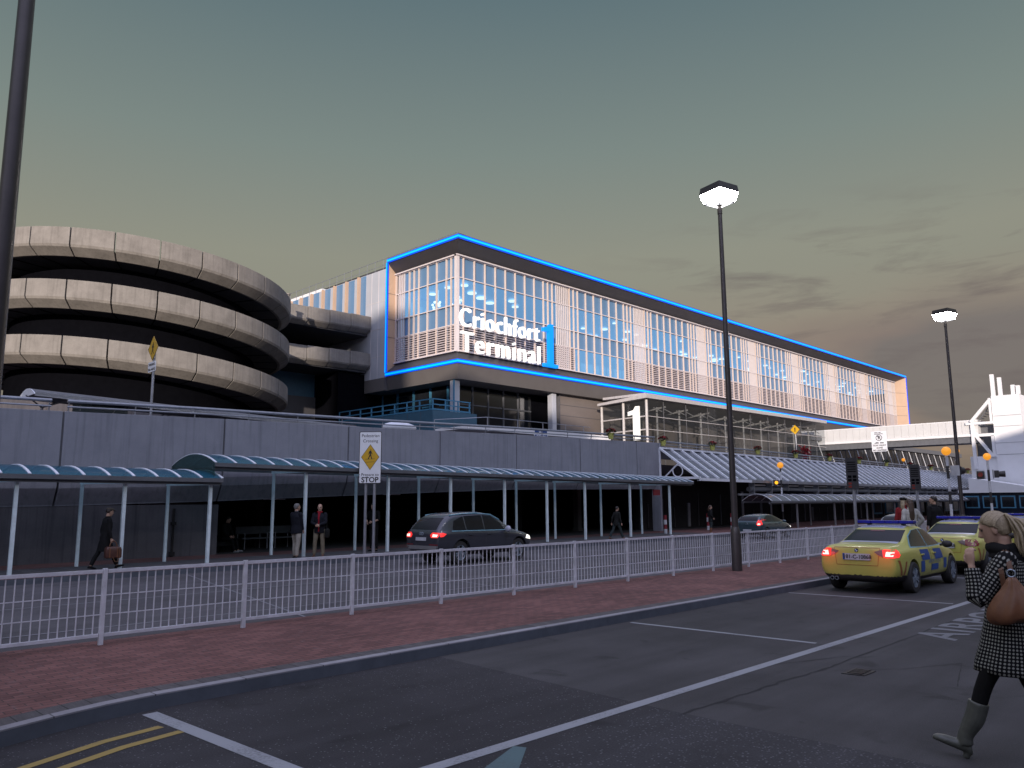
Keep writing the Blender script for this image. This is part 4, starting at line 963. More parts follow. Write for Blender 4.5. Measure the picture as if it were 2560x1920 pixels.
# ------------------------------------------------------------------ unseen block added behind the viewer, roof steps shaped to shade the scene
of = thing('shade_block', (-30, -34, 0), 'unseen stepped block added behind the viewer to shade the street', 'sun blocker')
for (x0, x1, h) in ((-160, -70.4, 20.0), (-70.4, -63.4, 38.0), (-63.4, -52, 29.5), (-52, 70, 21.0), (70, 130, 21.0)):
    b = MB(); b.box(x0, x1, -33 if h > 30 else -42, -30, -.05, h); w_ = b.build('wing', M['brown_panel'], of)
    b = MB()
    for fl in range(6):
        for k in range(int((x1 - x0) / 3.2)):
            b.box(x0 + .8 + k * 3.2, x0 + 2.6 + k * 3.2, -30, -29.96, 1.2 + fl * 3.2, 3.0 + fl * 3.2)
    b.build('window', M['dark_glass'], w_)
# ------------------------------------------------------------------ signs
def rrect(w, h, r=.04, k=4, x0=0, y0=0):
    pts = []
    for cx, cy, a0 in ((w / 2 - r, h / 2 - r, 0), (-w / 2 + r, h / 2 - r, 90), (-w / 2 + r, -h / 2 + r, 180), (w / 2 - r, -h / 2 + r, 270)):
        for i in range(k + 1):
            a = R(a0 + 90 * i / k); pts.append((cx + r * math.cos(a) + x0, cy + r * math.sin(a) + y0))
    return pts
class Face:
    """flat sign lying in a plane: origin o, right r, up z; positive depth is towards the reader"""
    def __init__(s, o, r): s.o = V(o); s.r = V(r).normalized(); s.u = V((0, 0, 1)); s.w = s.r.cross(s.u)
    def p(s, x, y, d=0): return s.o + s.r * x + s.u * y + s.w * d
    def poly(s, mb, pts, d, t, m=0): mb.prism([s.p(x, y, d) for x, y in pts], s.w * t, m)
    def text(s, mb, body, x, y, size, d=.014, m=0, align='CENTER', bold=0, sx=1): mb.text(body, s.p(x, y, d), s.r, s.u, size, .004, m, bold, align, sx)
def walker_fig(F, mb, x, y, h, d, mirror=1):
    g = lambda pts: F.poly(mb, [(x + mirror * a * h, y + b * h) for a, b in pts], d, .004)
    g([(.045 * math.cos(a * .7) + .02, .93 + .06 * math.sin(a * .7)) for a in range(9)])
    g([(-.09, .84), (.07, .86), (.12, .66), (.20, .52), (.15, .49), (.05, .64), (.05, .48), (-.07, .48), (-.10, .62), (-.16, .46), (-.21, .48), (-.16, .70)])
    g([(-.07, .50), (.05, .50), (.10, .28), (.20, .02), (.11, 0), (.02, .24), (-.01, .36)])
    g([(-.07, .50), (.02, .45), (-.08, .22), (-.20, -.02), (-.29, .01), (-.17, .24)])
# centre sign on two posts
ps = thing('crossing_sign', (16.40, 23.05, .125), 'white pedestrian crossing sign on two posts with yellow diamond and the word STOP', 'road sign')
F = Face((16.40, 23.05, 3.49), (.66, -.75, 0))
for dx in (-.155, .155):
    b = MB(); q = F.p(dx, 0, -.07); b.cyl((q.x, q.y, .125), (q.x, q.y, 4.3), .052, n=12); b.cyl((q.x, q.y, .125), (q.x, q.y, .42), .060, n=12); b.build('post', M['steel'], ps, smooth=True, autosm=40)
b = MB(); F.poly(b, rrect(.80, 1.84, .05), -.012, .012); b.build('backing', M['sign_black'], ps)
b = MB(); F.poly(b, rrect(.755, 1.795, .04), 0, .004); b.build('plate', M['sign_face'], ps)
b = MB(); F.poly(b, [(0, .465), (.325, .01), (0, -.445), (-.325, .01)], .0045, .003); b.build('diamond', M['sign_yellow'], ps)
b = MB()
o_ = [(0, .465), (.325, .01), (0, -.445), (-.325, .01)]; i_ = [(0, .445), (.311, .01), (0, -.425), (-.311, .01)]
for k in range(4): F.poly(b, [o_[k], o_[(k + 1) % 4], i_[(k + 1) % 4], i_[k]], .008, .002)
walker_fig(F, b, .01, -.07, .36, .008); F.poly(b, [(-.17, -.06), (.16, -.045), (.16, -.055), (-.17, -.07)], .008, .003); F.poly(b, [(-.17, -.165), (.16, -.15), (.16, -.16), (-.17, -.175)], .008, .003)
F.text(b, 'Pedestrian', 0, .72, .152, .005); F.text(b, 'Crossing', 0, .535, .152, .005); F.text(b, 'Prepare to', 0, -.655, .145, .005); F.text(b, 'STOP', 0, -.87, .255, .005, bold=.006)
b.build('lettering', M['sign_black'], ps, fix=False)
# two diamond warning signs on the upper road
def diamond_sign(loc, zc_, hd, label, pole_z0, plate=False):
    t = thing('warning_sign', (loc[0], loc[1], pole_z0), label, 'road sign', 'yellow diamond pedestrian warning signs')
    F = Face((loc[0], loc[1], zc_), (0, -1, 0))
    b = MB(); q = F.p(0, 0, -.06); b.cyl((q.x, q.y, pole_z0), (q.x, q.y, zc_ + .2), .045, n=10); b.build('post', M['steel'], t, smooth=True, autosm=40)
    b = MB(); F.poly(b, [(0, hd), (hd, 0), (0, -hd), (-hd, 0)], -.01, .012); b.build('plate', M['sign_yellow'], t)
    b = MB(); walker_fig(F, b, 0, -.46 * hd, hd * .98, .003)
    o_ = [(0, hd), (hd, 0), (0, -hd), (-hd, 0)]
    for k in range(4): F.poly(b, [o_[k], o_[(k + 1) % 4], tuple(c * .965 for c in o_[(k + 1) % 4]), tuple(c * .965 for c in o_[k])], .003, .002)
    b.build('pictogram', M['sign_black'], t)
    if plate:
        b = MB(); F.poly(b, rrect(.66, .36, .04, y0=-hd - .22), -.01, .014); b.build('sub_plate', M['sign_face'], t)
        b = MB(); F.text(b, 'WARNING', 0, -hd - .18, .115, .005, bold=.003); F.text(b, '50m AHEAD', 0, -hd - .35, .115, .005, bold=.003); b.build('lettering', M['sign_black'], t, fix=False)
diamond_sign((10.58, 28), 7.34, .44, 'yellow diamond walking figure sign with white plate below, in front of the round ramp', 4.15, True)
diamond_sign((61.6, 28), 7.57, .40, 'small yellow diamond walking figure sign in front of the glass pavilion, no plate', 4.15)
tz = thing('tow_away_sign', (80.2, 28, 4.15), 'white no parking tow away sign on a post in front of the pale footbridge', 'road sign')
F = Face((80.2, 28, 7.55), (0, -1, 0))
b = MB(); b.cyl((80.28, 28, 4.15), (80.28, 28, 8.3), .07, n=10); b.build('post', M['gutter'], tz)
b = MB(); F.poly(b, rrect(1.45, 2.0, .08), -.02, .02); b.build('plate', M['white_steel'], tz)
b = MB()
ring = [(.30 * math.cos(R(15 * k)), .30 * math.sin(R(15 * k)) + .36) for k in range(24)]; ri = [(.25 * math.cos(R(15 * k)), .25 * math.sin(R(15 * k)) + .36) for k in range(24)]
for k in range(24): F.poly(b, [ring[k], ring[(k + 1) % 24], ri[(k + 1) % 24], ri[k]], .002, .004)
F.poly(b, [(-.20, .55), (-.16, .585), (.21, .17), (.17, .135)], .002, .004); F.text(b, 'P', 0, .20, .46, .004, bold=.012)
for x0, x1, y in ((-.42, -.08, .86), (-.02, .2, .86), (-.42, .38, .73)): F.poly(b, [(x0, y - .03), (x1, y - .03), (x1, y + .03), (x0, y + .03)], .002, .003)
F.poly(b, [(-.45, -.2), (-.05, -.2), (-.05, -.08), (-.12, -.12), (-.2, -.06), (-.3, -.1), (-.45, -.16)], .002, .004); F.poly(b, [(.08, -.2), (.43, -.2), (.43, -.12), (.08, -.1)], .002, .004)
F.text(b, 'TOW AWAY', 0, -.46, .22, .004, bold=.006); F.text(b, 'ZONE', 0, -.70, .22, .004, bold=.006); F.text(b, 'NO WAITING', 0, -.93, .20, .004, bold=.006)
b.build('lettering', M['sign_black'], tz, fix=False)
sd_ = thing('set_down_sign', (31.3, 28.4, 4.15), 'small blue two part sign standing just above the concrete wall', 'road sign')
F = Face((31.3, 28.4, 5.55), (1, -.25, 0))
b = MB(); b.cyl((31.3, 28.46, 4.15), (31.3, 28.46, 5.7), .03, n=8); b.build('post', M['steel'], sd_)
b = MB(); F.poly(b, rrect(.86, .24, .03, y0=.10), -.01, .012); F.poly(b, rrect(.86, .24, .03, y0=-.16), -.01, .012); b.build('border', M['sign_face'], sd_)
b = MB(); F.poly(b, rrect(.80, .19, .03, y0=.10), .003, .002); F.poly(b, rrect(.80, .19, .03, y0=-.16), .003, .002); b.build('plate', M['sign_bluef'], sd_)
b = MB(); F.text(b, 'SET', 0, .04, .17, .008, bold=.003); F.text(b, 'DOWN', 0, -.22, .17, .008, bold=.003); b.build('lettering', M['sign_face'], sd_, fix=False)
gs = thing('direction_sign', (9.9, 31.2, 4.15), 'dark green direction board numbered 2 under the arched upper canopy', 'sign')
F = Face((9.95, 30.9, 5.36), (1, 0, 0))
b = MB(); F.poly(b, rrect(1.9, .46, .02), -.03, .03); b.build('board', M['sign_green'], gs)
b = MB(); F.text(b, '2', .45, -.13, .34, .004, align='CENTER'); F.poly(b, [(-.72, -.1), (-.68, -.1), (-.68, .05), (-.62, .02), (-.70, .13), (-.78, .02), (-.72, .05)], .002, .004); b.build('lettering', M['gutter'], gs, fix=False)
b = MB(); b.cyl((9.2, 31.2, 4.15), (9.2, 31.2, 5.5), .04, n=8); b.cyl((10.7, 31.2, 4.15), (10.7, 31.2, 5.5), .04, n=8); b.build('post', M['gutter'], gs)
# dark information boards
def info_board(x, y, z0, z1, label):
    t = thing('information_board', (x, y, .125), label, 'information board', 'dark boards on posts by the police cars')
    F = Face((x, y, (z0 + z1) / 2), (.12, -1, 0)); h = z1 - z0
    b = MB(); b.cyl((x + .06, y, .125), (x + .06, y, z1 - .1), .05, n=10); b.build('post', M['steel'], t)
    b = MB(); F.poly(b, rrect(.36, h, .02), -.03, .04); b.build('board', M['info_board'], t)
    b = MB()
    for k in range(5): F.poly(b, [(-.13, h / 2 - .16 - k * .075), (.13, h / 2 - .16 - k * .075), (.13, h / 2 - .13 - k * .075), (-.13, h / 2 - .13 - k * .075)], .011, .003)
    for r_ in range(2):
        for c_ in range(2): F.poly(b, rrect(.11, .08, .01, x0=-.075 + .15 * c_, y0=-.10 - r_ * .11), .011, .003)
    b.build('symbol', M['black'], t)
    b = MB(); F.poly(b, rrect(.10, .06, .01, x0=-.075, y0=-h / 2 + .19), .011, .003); F.poly(b, rrect(.10, .06, .01, x0=-.075, y0=-h / 2 + .09), .011, .003); b.build('red_symbol', M['red_off'], t)
info_board(26.0, 10.0, 2.22, 3.24, 'tall narrow dark board on a post above the nearest police car')
info_board(32.1, 10.0, 2.22, 3.20, 'narrow dark board on a post above the three standing people')
# belisha beacons and signals
def beacon(x, y, zg_, r, label, z0=.125, side=None, stripe=.52):
    t = thing('beacon', (x, y, z0), label, 'beacon', 'amber globe crossing beacons on striped poles')
    b = MB(); z = z0; k = 0; n = int((zg_ - r - z0) / stripe)
    for k in range(n + 1):
        za, zb_ = z0 + k * stripe, min(z0 + (k + 1) * stripe, zg_ - r)
        if zb_ > za: b.cyl((x, y, za), (x, y, zb_), .055 if zg_ - z0 > 3 else .05, n=10, m=k % 2)
    b.build('pole', [M['beacon_white'], M['beacon_black']], t)
    b = MB(); b.sphere((x, y, zg_), r, 20, 14); b.build('globe', M['amber'], t, smooth=True)
    return t
def signal(t, x, y, z, d, lens, hood=True):
    """signal head facing along d"""
    d = V(d).normalized(); c = V((x, y, z)); s_ = d.cross(V((0, 0, 1)))
    b = MB(); b.bar(c - d * .1, c + d * .1, .30, .34); o = b.build('signal_head', M['beacon_black'], t, bevel=.02)
    b = MB(); b.cyl(c + d * .101, c + d * .125, .11, n=14); b.build('lens', M[lens], o)
    b = MB(); b.cyl(c + d * .1, c + d * .36, .125, .15, 12); b.build('hood', M['beacon_black'], o) if hood else None
    b = MB(); b.bar(c - d * .13, c - d * .105, .38, .42); b.build('backing_board', M['beacon_white'], o)
bA = beacon(49.8, 23.8, 4.2, .20, 'amber beacon with lit amber signal standing on the far pavement under the sloping roof')
signal(bA, 49.55, 24.05, 3.05, (-.7, -.7, 0), 'amber_hot', False)
bB = beacon(35.9, 9.9, 3.86, .18, 'largest amber beacon on a striped pole, beside the lamp post behind the police cars')
signal(bB, 36.05, 9.6, 3.05, (.9, -.3, 0), 'red_off')
bC = beacon(42.6, 10.0, 3.88, .17, 'amber beacon with two dark signal heads in front of the white tower')
signal(bC, 42.5, 10.32, 3.03, (-1, -.15, 0), 'red_off', False); signal(bC, 42.75, 9.72, 3.05, (.35, -.94, 0), 'red_off')
beacon(86.4, 27.9, 5.95, .17, 'small amber beacon on the upper road below the footbridge, left of two', 4.15, stripe=.3)
bE = beacon(104.5, 27.6, 7.6, .24, 'small amber beacon on the upper road beside the white tower frame', 4.15, stripe=.4)
signal(bE, 104.2, 27.6, 6.6, (-.9, -.4, 0), 'red_off', False)
# flower pots on the wall
def flower_pot(x, z, label, dark=False, k=0):
    t = thing('flower_pot', (x, 27.02, z), label, 'flower pot', 'lime flower pots with red blooms along the wall top')
    b = MB(); b.tube([(0, 0, .02), (0, 0, .30), (0, 0, .31), (0, 0, .36)], [.125, .185, .21, .21], 14); b.build('pot', M['pot'], t, world=False)
    r_ = random.Random(k); b = MB(); c = MB()
    for i in range(240):
        a = r_.uniform(0, 6.283); ph = r_.uniform(0, 1.35); rr_ = .30 * r_.uniform(.75, 1.08)
        p = V((rr_ * 1.05 * math.cos(a) * math.sin(ph), rr_ * math.sin(a) * math.sin(ph), .38 + rr_ * .72 * math.cos(ph)))
        q = Euler((r_.uniform(-1, 1), r_.uniform(-1, 1), a)).to_matrix(); s_ = r_.uniform(.03, .06)
        (c if (r_.random() < .3 or ph > 1.22) else b).add([p + q @ V(v) * s_ for v in ((-1, -.6, 0), (1, -.6, .2), (1.1, .6, 0), (-.8, .7, .2))], [(0, 1, 2, 3)])
    for i in range(40):
        a = r_.uniform(0, 6.283); p = V((.16 * math.cos(a), .16 * math.sin(a), .37)); q = V((.34 * math.cos(a), .30 * math.sin(a), r_.uniform(.28, .42)))
        n_ = V((-math.sin(a), math.cos(a), 0)) * .04; c.add([p - n_, q - n_ * .3, q + n_ * .3, p + n_], [(0, 1, 2, 3)])
    b.build('blooms', M['leaf' if dark else 'flower'], t, world=False, fix=False); c.build('leaves', M['leaf'], t, world=False, fix=False)
wz = lambda x: (pl(TOP, x) if x < 40.4 else lerp(5.20, 4.88, (x - 40) / 67)) + .02
PL = [(35.67, 'red flower pot on the tall wall, left of the white numeral one'), (40.94, 'red flower pot right of the white numeral, above the end of the sloping roof'), (46.77, 'red flower pot just left of the middle lamp post, in front of the pavilion glass'),
      (53.1, 'red flower pot just right of the middle lamp post, partly behind the rail'), (59.3, 'red flower pot below the small yellow diamond sign'), (65.7, 'red flower pot below the left end of the pale footbridge'), (72.1, 'red flower pot just left of the tow away sign'),
      (78.85, 'flower pot with dark faded leaves under the tow away sign'), (85.6, 'red flower pot beside the small amber beacon under the footbridge'), (92.1, 'red flower pot halfway between the small beacon and the tower'), (105.8, 'faint flower pot nearest the white tower')]
for i, (x, lab) in enumerate(PL): flower_pot(x, wz(x) + .02, lab, i == 7, i)
b = MB(); r_ = random.Random(9)
for i in range(160):
    p = V((62.6 + r_.gauss(0, .22), 27.7 + r_.gauss(0, .2), 5.75 + r_.gauss(0, .22))); q = Euler((r_.uniform(-1, 1), r_.uniform(-1, 1), r_.uniform(0, 6))).to_matrix()
    b.add([p + q @ V(v) * .08 for v in ((-1, -.6, 0), (1, -.6, .2), (1.1, .6, 0), (-.8, .7, .2))], [(0, 1, 2, 3)])
b.cyl((62.6, 27.7, 4.2), (62.6, 27.7, 5.6), .12, .2, 10)
tag(b.build('flower_tub', M['flower'], origin=(62.6, 27.7, 4.15), fix=False), 'loose red flowering bush behind the rail beside the diamond sign', 'plant')
# bollards, bench, hanging sign, hall lights
def bollard(x, y, label):
    t = thing('bollard', (x, y, .125), label, 'bollard', 'red and white bollards in the dark hall')
    for k in range(4):
        b = MB(); b.cyl((0, 0, k * .25), (0, 0, (k + 1) * .25), .09, n=14); b.build('band', M['bollard_red' if k % 2 else 'beacon_white'], t, world=False)
bollard(37.2, 24.6, 'red and white bollard beside the last shelter post, leftmost of three'); bollard(43.4, 25.6, 'red and white bollard left of the standing woman in black'); bollard(44.5, 24.6, 'red and white bollard between the standing woman and the lamp post')
bn = thing('bench', (15.5, 29.6, .125), 'metal bench with thin arm frames inside the dark hall', 'bench')
for i, x in enumerate((15.0, 15.95, 16.3, 17.2)):
    b = MB(); b.tube([(x, 29.3, .13), (x, 29.3, .75), (x, 29.9, .75), (x, 29.9, .13)], .02, 6); b.build('arm_frame', M['steel'], bn)
b = MB(); b.box(14.9, 17.3, 29.3, 29.85, .52, .57); b.build('seat', M['gutter'], bn)
b = MB(); b.box(14.9, 17.3, 29.86, 29.9, .7, 1.0); b.build('backrest', M['gutter'], bn)
b = MB(); b.box(35.3, 35.9, 24.0, 24.05, 2.2, 2.5); tag(b.build('hanging_sign', M['bollard_red'], origin=(35.6, 24, 2.5)), 'small dark red sign hanging under the end of the longer shelter', 'sign')
for x, lab in ((15.0, 'thin pale strip light at the left end of the hall ceiling'), (20.6, 'thin pale strip light on the hall ceiling behind the STOP sign')):
    b = MB(); b.box(x, x + .9, 27.9, 27.96, pl(LIP, x) - .03, pl(LIP, x) + .0); tag(b.build('strip_light', M['white_steel'], origin=(x, 27.9, 2)), lab, 'light')
# ------------------------------------------------------------------ cars
M['car_yellow'] = mat('police_yellow_paint', (0.48, 0.46, 0.105), 0.3, var=0.04, coat=0.5)
M['car_blue'] = mat('police_blue_film', (0.012, 0.075, 0.30), 0.35, var=0.03)
M['car_white'] = mat('pale_roof_film', (0.40, 0.41, 0.50), 0.35, var=0.03)
M['car_dark'] = mat('black_bumper_plastic', (0.025, 0.021, 0.022), 0.55)
M['car_glass'] = mat('tinted_car_glass', (0.012, 0.011, 0.014), 0.06, spec=0.22)
M['car_trim'] = mat('pale_blue_trim', (0.22, 0.42, 0.52), 0.3, metal=0.3)
M['car_orange'] = mat('orange_film', (0.30, 0.10, 0.035), 0.4)
M['car_red'] = mat('red_lamp_lens', (0.22, 0.02, 0.022), 0.15, coat=0.8)
M['car_lens'] = mat('grey_lamp_lens', (0.16, 0.11, 0.12), 0.15, coat=0.8)
M['tail_lit'] = emit('lit_tail_lamp', (1.0, 0.035, 0.03), 0.95)
M['tail_hot'] = emit('lit_tail_bulb', (1.0, 0.45, 0.40), 2.4)
M['head_hot'] = emit('lit_headlamp', (1.0, 0.96, 0.86), 2.0)
M['tyre'] = mat('tyre_rubber', (0.028, 0.026, 0.027), 0.8)
M['rim'] = mat('alloy_rim', (0.36, 0.42, 0.50), 0.3, metal=0.6)
M['suv_grey'] = mat('dark_grey_car_paint', (0.055, 0.058, 0.074), 0.25, metal=0.35, var=0.04, coat=0.7)
M['hatch_blue'] = mat('steel_blue_car_paint', (0.05, 0.085, 0.105), 0.25, metal=0.35, var=0.04, coat=0.7)
M['silver_car'] = mat('silver_car_paint', (0.22, 0.23, 0.26), 0.3, metal=0.4, var=0.04, coat=0.5)
M['bumper_pale'] = mat('pale_bumper_trim', (0.22, 0.215, 0.22), 0.45)
M['bar_blue'] = mat('blue_light_bar', (0.006, 0.012, 0.30), 0.25, coat=0.5)
M['plate'] = mat('number_plate', (0.5, 0.5, 0.55), 0.4)
def ev_mesh(ob):
    dg = bpy.context.evaluated_depsgraph_get(); me = bpy.data.meshes.new_from_object(ob.evaluated_get(dg)); return me
class Car:
    def __init__(s, name, table, wheels, r, S, loc, label, cat, paint, group=None, dark_z=None, arch=.055):
        s.t = thing(name, loc, label, cat, group); s.S = S; sx, sy, sz = S
        rings = []
        for x, zb, wl, zm, wm, zs, ws, wg, zre, wre, zt in table:
            zg_ = zs + .035
            h = [(0, zb), (wl * .75, zb), (wl, zb + .07), (wm, zm), (ws, zs), (wg, zg_), (lerp(wg, wre, .55), lerp(zg_, zre, .60)), (wre, zre), (wre * .70, zt - .012), (0, zt)]
            rings.append([(x, y, z) for y, z in h] + [(x, -y, z) for y, z in h[-2:0:-1]])
        b = MB(); b.loft(rings); body = b.build('body', M[paint], None)
        md = body.modifiers.new('s', 'SUBSURF'); md.levels = 3; md.render_levels = 3; md.boundary_smooth = 'PRESERVE_CORNERS' if False else 'ALL'
        me = ev_mesh(body); body.modifiers.clear(); body.data = me
        s.bvh = BVHTree.FromPolygons([v.co.copy() for v in me.vertices], [tuple(p.vertices) for p in me.polygons])
        cuts = []
        for wx in wheels:
            for sd_ in (-1, 1):
                c = MB(); c.cyl((wx, sd_ * .62, r + .01), (wx, sd_ * 1.2, r + .01), r + arch, n=36); co = c.build('cut', M['car_dark']); cuts.append(co)
                m2 = body.modifiers.new('b', 'BOOLEAN'); m2.operation = 'DIFFERENCE'; m2.object = co; m2.solver = 'EXACT'
        me2 = ev_mesh(body); body.modifiers.clear(); body.data = me2
        for c in cuts: bpy.data.objects.remove(c)
        me2.materials.clear(); me2.materials.append(M[paint]); me2.materials.append(M['car_dark'])
        for p in me2.polygons:
            c = p.center; inside = any((c.x - wx) ** 2 + (c.z - r - .01) ** 2 < (r + arch - .004) ** 2 for wx in wheels) and abs(c.y) < .95
            dz = dark_z(c.x) if dark_z else .30
            p.material_index = 1 if (c.z < dz or (inside and c.z < r * 2 + .1 and abs(p.normal.y) > .8 and abs(c.y) < .7)) else 0
        me2.transform(Matrix.Diagonal((sx, sy, sz, 1))); me2.shade_smooth(); me2.set_sharp_from_angle(angle=R(38)); body.parent = s.t; s.body = body
        body.name = 'body'
        for wx in wheels:
            for sd_ in (-1, 1): s.wheel(wx, sd_, r)
    def wheel(s, wx, sd_, r, w=.21, yc=.80):
        sx, sy, sz = s.S; b = MB(); prof = [(.60, -.5), (.93, -.5), (1.0, -.36), (1.0, .36), (.93, .5), (.66, .52), (.62, .40), (.60, .1)]
        rings = [[(wx + r * q * math.cos(a) , sd_ * (yc + w * o), r + r * q * math.sin(a)) for q, o in prof] for a in [2 * math.pi * k / 36 for k in range(36)]]
        n = len(prof); b.add([p for rg in rings for p in rg], [(i * n + j, i * n + (j + 1) % n, ((i + 1) % 36) * n + (j + 1) % n, ((i + 1) % 36) * n + j) for i in range(36) for j in range(n)])
        root = s.fin(b, 'wheel', 'tyre', smooth=True)
        b = MB(); yo = sd_ * (yc + w * .38)
        b.tube([(wx + r * .63 * math.cos(a), yo, r + r * .63 * math.sin(a)) for a in [2 * math.pi * k / 36 for k in range(36)]], r * .045, 6, closed=True)
        for k in range(10):
            a = 2 * math.pi * k / 10 + (.13 if k % 2 else -.13); b.bar((wx + r * .1 * math.cos(a), yo, r + r * .1 * math.sin(a)), (wx + r * .63 * math.cos(a), yo, r + r * .63 * math.sin(a)), .045, .05, up=(0, 1, 0))
        b.cyl((wx, yo - .03 * sd_, r), (wx, yo + .03 * sd_, r), r * .17, n=14)
        s.fin(b, 'rim', 'rim', parent=root)
        b = MB(); b.cyl((wx, yo - .07 * sd_, r), (wx, yo - .05 * sd_, r), r * .6, n=28); s.fin(b, 'brake_disc', 'car_dark', parent=root)
    def fin(s, mb, name, m, parent=None, smooth=False, fix=True, bevel=0):
        sx, sy, sz = s.S; mb.v = [(x * sx, y * sy, z * sz) for x, y, z in mb.v]
        return mb.build(name, M[m], parent or s.t, smooth=smooth, fix=fix, world=False, autosm=40 if smooth else None, bevel=bevel)
    def hit(s, axis, a, b_, sd_=1):
        if axis == 'Y': o, d = V((a, 3 * sd_, b_)), V((0, -sd_, 0))
        elif axis == 'R': o, d = V((-3, a, b_)), V((1, 0, 0))
        elif axis == 'F': o, d = V((9, a, b_)), V((-1, 0, 0))
        else: o, d = V((a, b_, 5)), V((0, 0, -1))
        h = s.bvh.ray_cast(o, d)
        if h[0] is None:
            q = s.bvh.find_nearest(o + d * 3); return q[0], q[1]
        return h[0], h[1]
    def decal(s, name, poly, axis, m, off=.005, sd_=1, step=.07, parent=None, make=True):
        bm = bmesh.new(); f = bm.faces.new([bm.verts.new((x, y, 0)) for x, y in poly])
        xs_ = [p[0] for p in poly]; ys_ = [p[1] for p in poly]
        for lo, hi, nrm in ((min(xs_), max(xs_), (1, 0, 0)), (min(ys_), max(ys_), (0, 1, 0))):
            k = max(1, int((hi - lo) / step))
            for i in range(1, k):
                c = lerp(lo, hi, i / k); bmesh.ops.bisect_plane(bm, geom=bm.verts[:] + bm.edges[:] + bm.faces[:], plane_co=(c if nrm[0] else 0, c if nrm[1] else 0, 0), plane_no=nrm)
        bmesh.ops.triangulate(bm, faces=bm.faces[:]); bm.verts.index_update(); mb = MB(); vs = []
        for v in bm.verts:
            p, n = s.hit(axis, v.co.x, v.co.y, sd_); vs.append(p + n * off)
        mb.add(vs, [tuple(v.index for v in f.verts) for f in bm.faces]); bm.free()
        return s.fin(mb, name, m, parent, smooth=True, fix=False) if make else mb
    def side_text(s, body, x, z, size, m, sd_, name='lettering', bold=0):
        vs, fs = text_mesh(body, size, 0, bold, 'CENTER', 1.0); mb = MB(); out = []
        for a, c, _ in vs:
            p, n = s.hit('Y', x + (a if sd_ < 0 else -a), z + c, sd_); out.append(p + n * .009)
        mb.add(out, fs); return s.fin(mb, name, m, fix=False)
    def roof_text(s, body, x, size, m, y=0):
        vs, fs = text_mesh(body, size, 0, .003, 'CENTER', 1.0); mb = MB(); out = []
        for a, c, _ in vs:
            p, n = s.hit('Z', x + c, y - a); out.append(p + n * .009)
        mb.add(out, fs); return s.fin(mb, 'roof_lettering', m, fix=False)
SEDAN = [(0.00, .36, .62, .58, .74, .78, .72, .66, .88, .56, .92), (0.05, .28, .78, .58, .86, .86, .82, .76, 1.01, .68, 1.05), (0.30, .22, .82, .58, .90, .91, .865, .79, 1.035, .70, 1.07), (0.80, .20, .84, .58, .91, .925, .87, .80, 1.04, .69, 1.07),
         (1.05, .20, .85, .58, .91, .935, .87, .80, 1.13, .65, 1.16), (1.62, .19, .85, .56, .91, .93, .87, .81, 1.395, .60, 1.435), (2.15, .19, .85, .55, .91, .92, .87, .81, 1.415, .60, 1.46), (2.70, .19, .85, .55, .91, .91, .87, .81, 1.39, .59, 1.435),
         (3.30, .19, .85, .55, .91, .895, .865, .79, 1.02, .66, 1.06), (3.50, .19, .85, .55, .91, .87, .86, .78, .935, .66, .965), (4.00, .20, .83, .54, .89, .80, .83, .74, .86, .60, .885), (4.38, .24, .76, .52, .83, .72, .76, .68, .76, .56, .79), (4.54, .32, .58, .50, .70, .62, .62, .56, .66, .46, .67)]
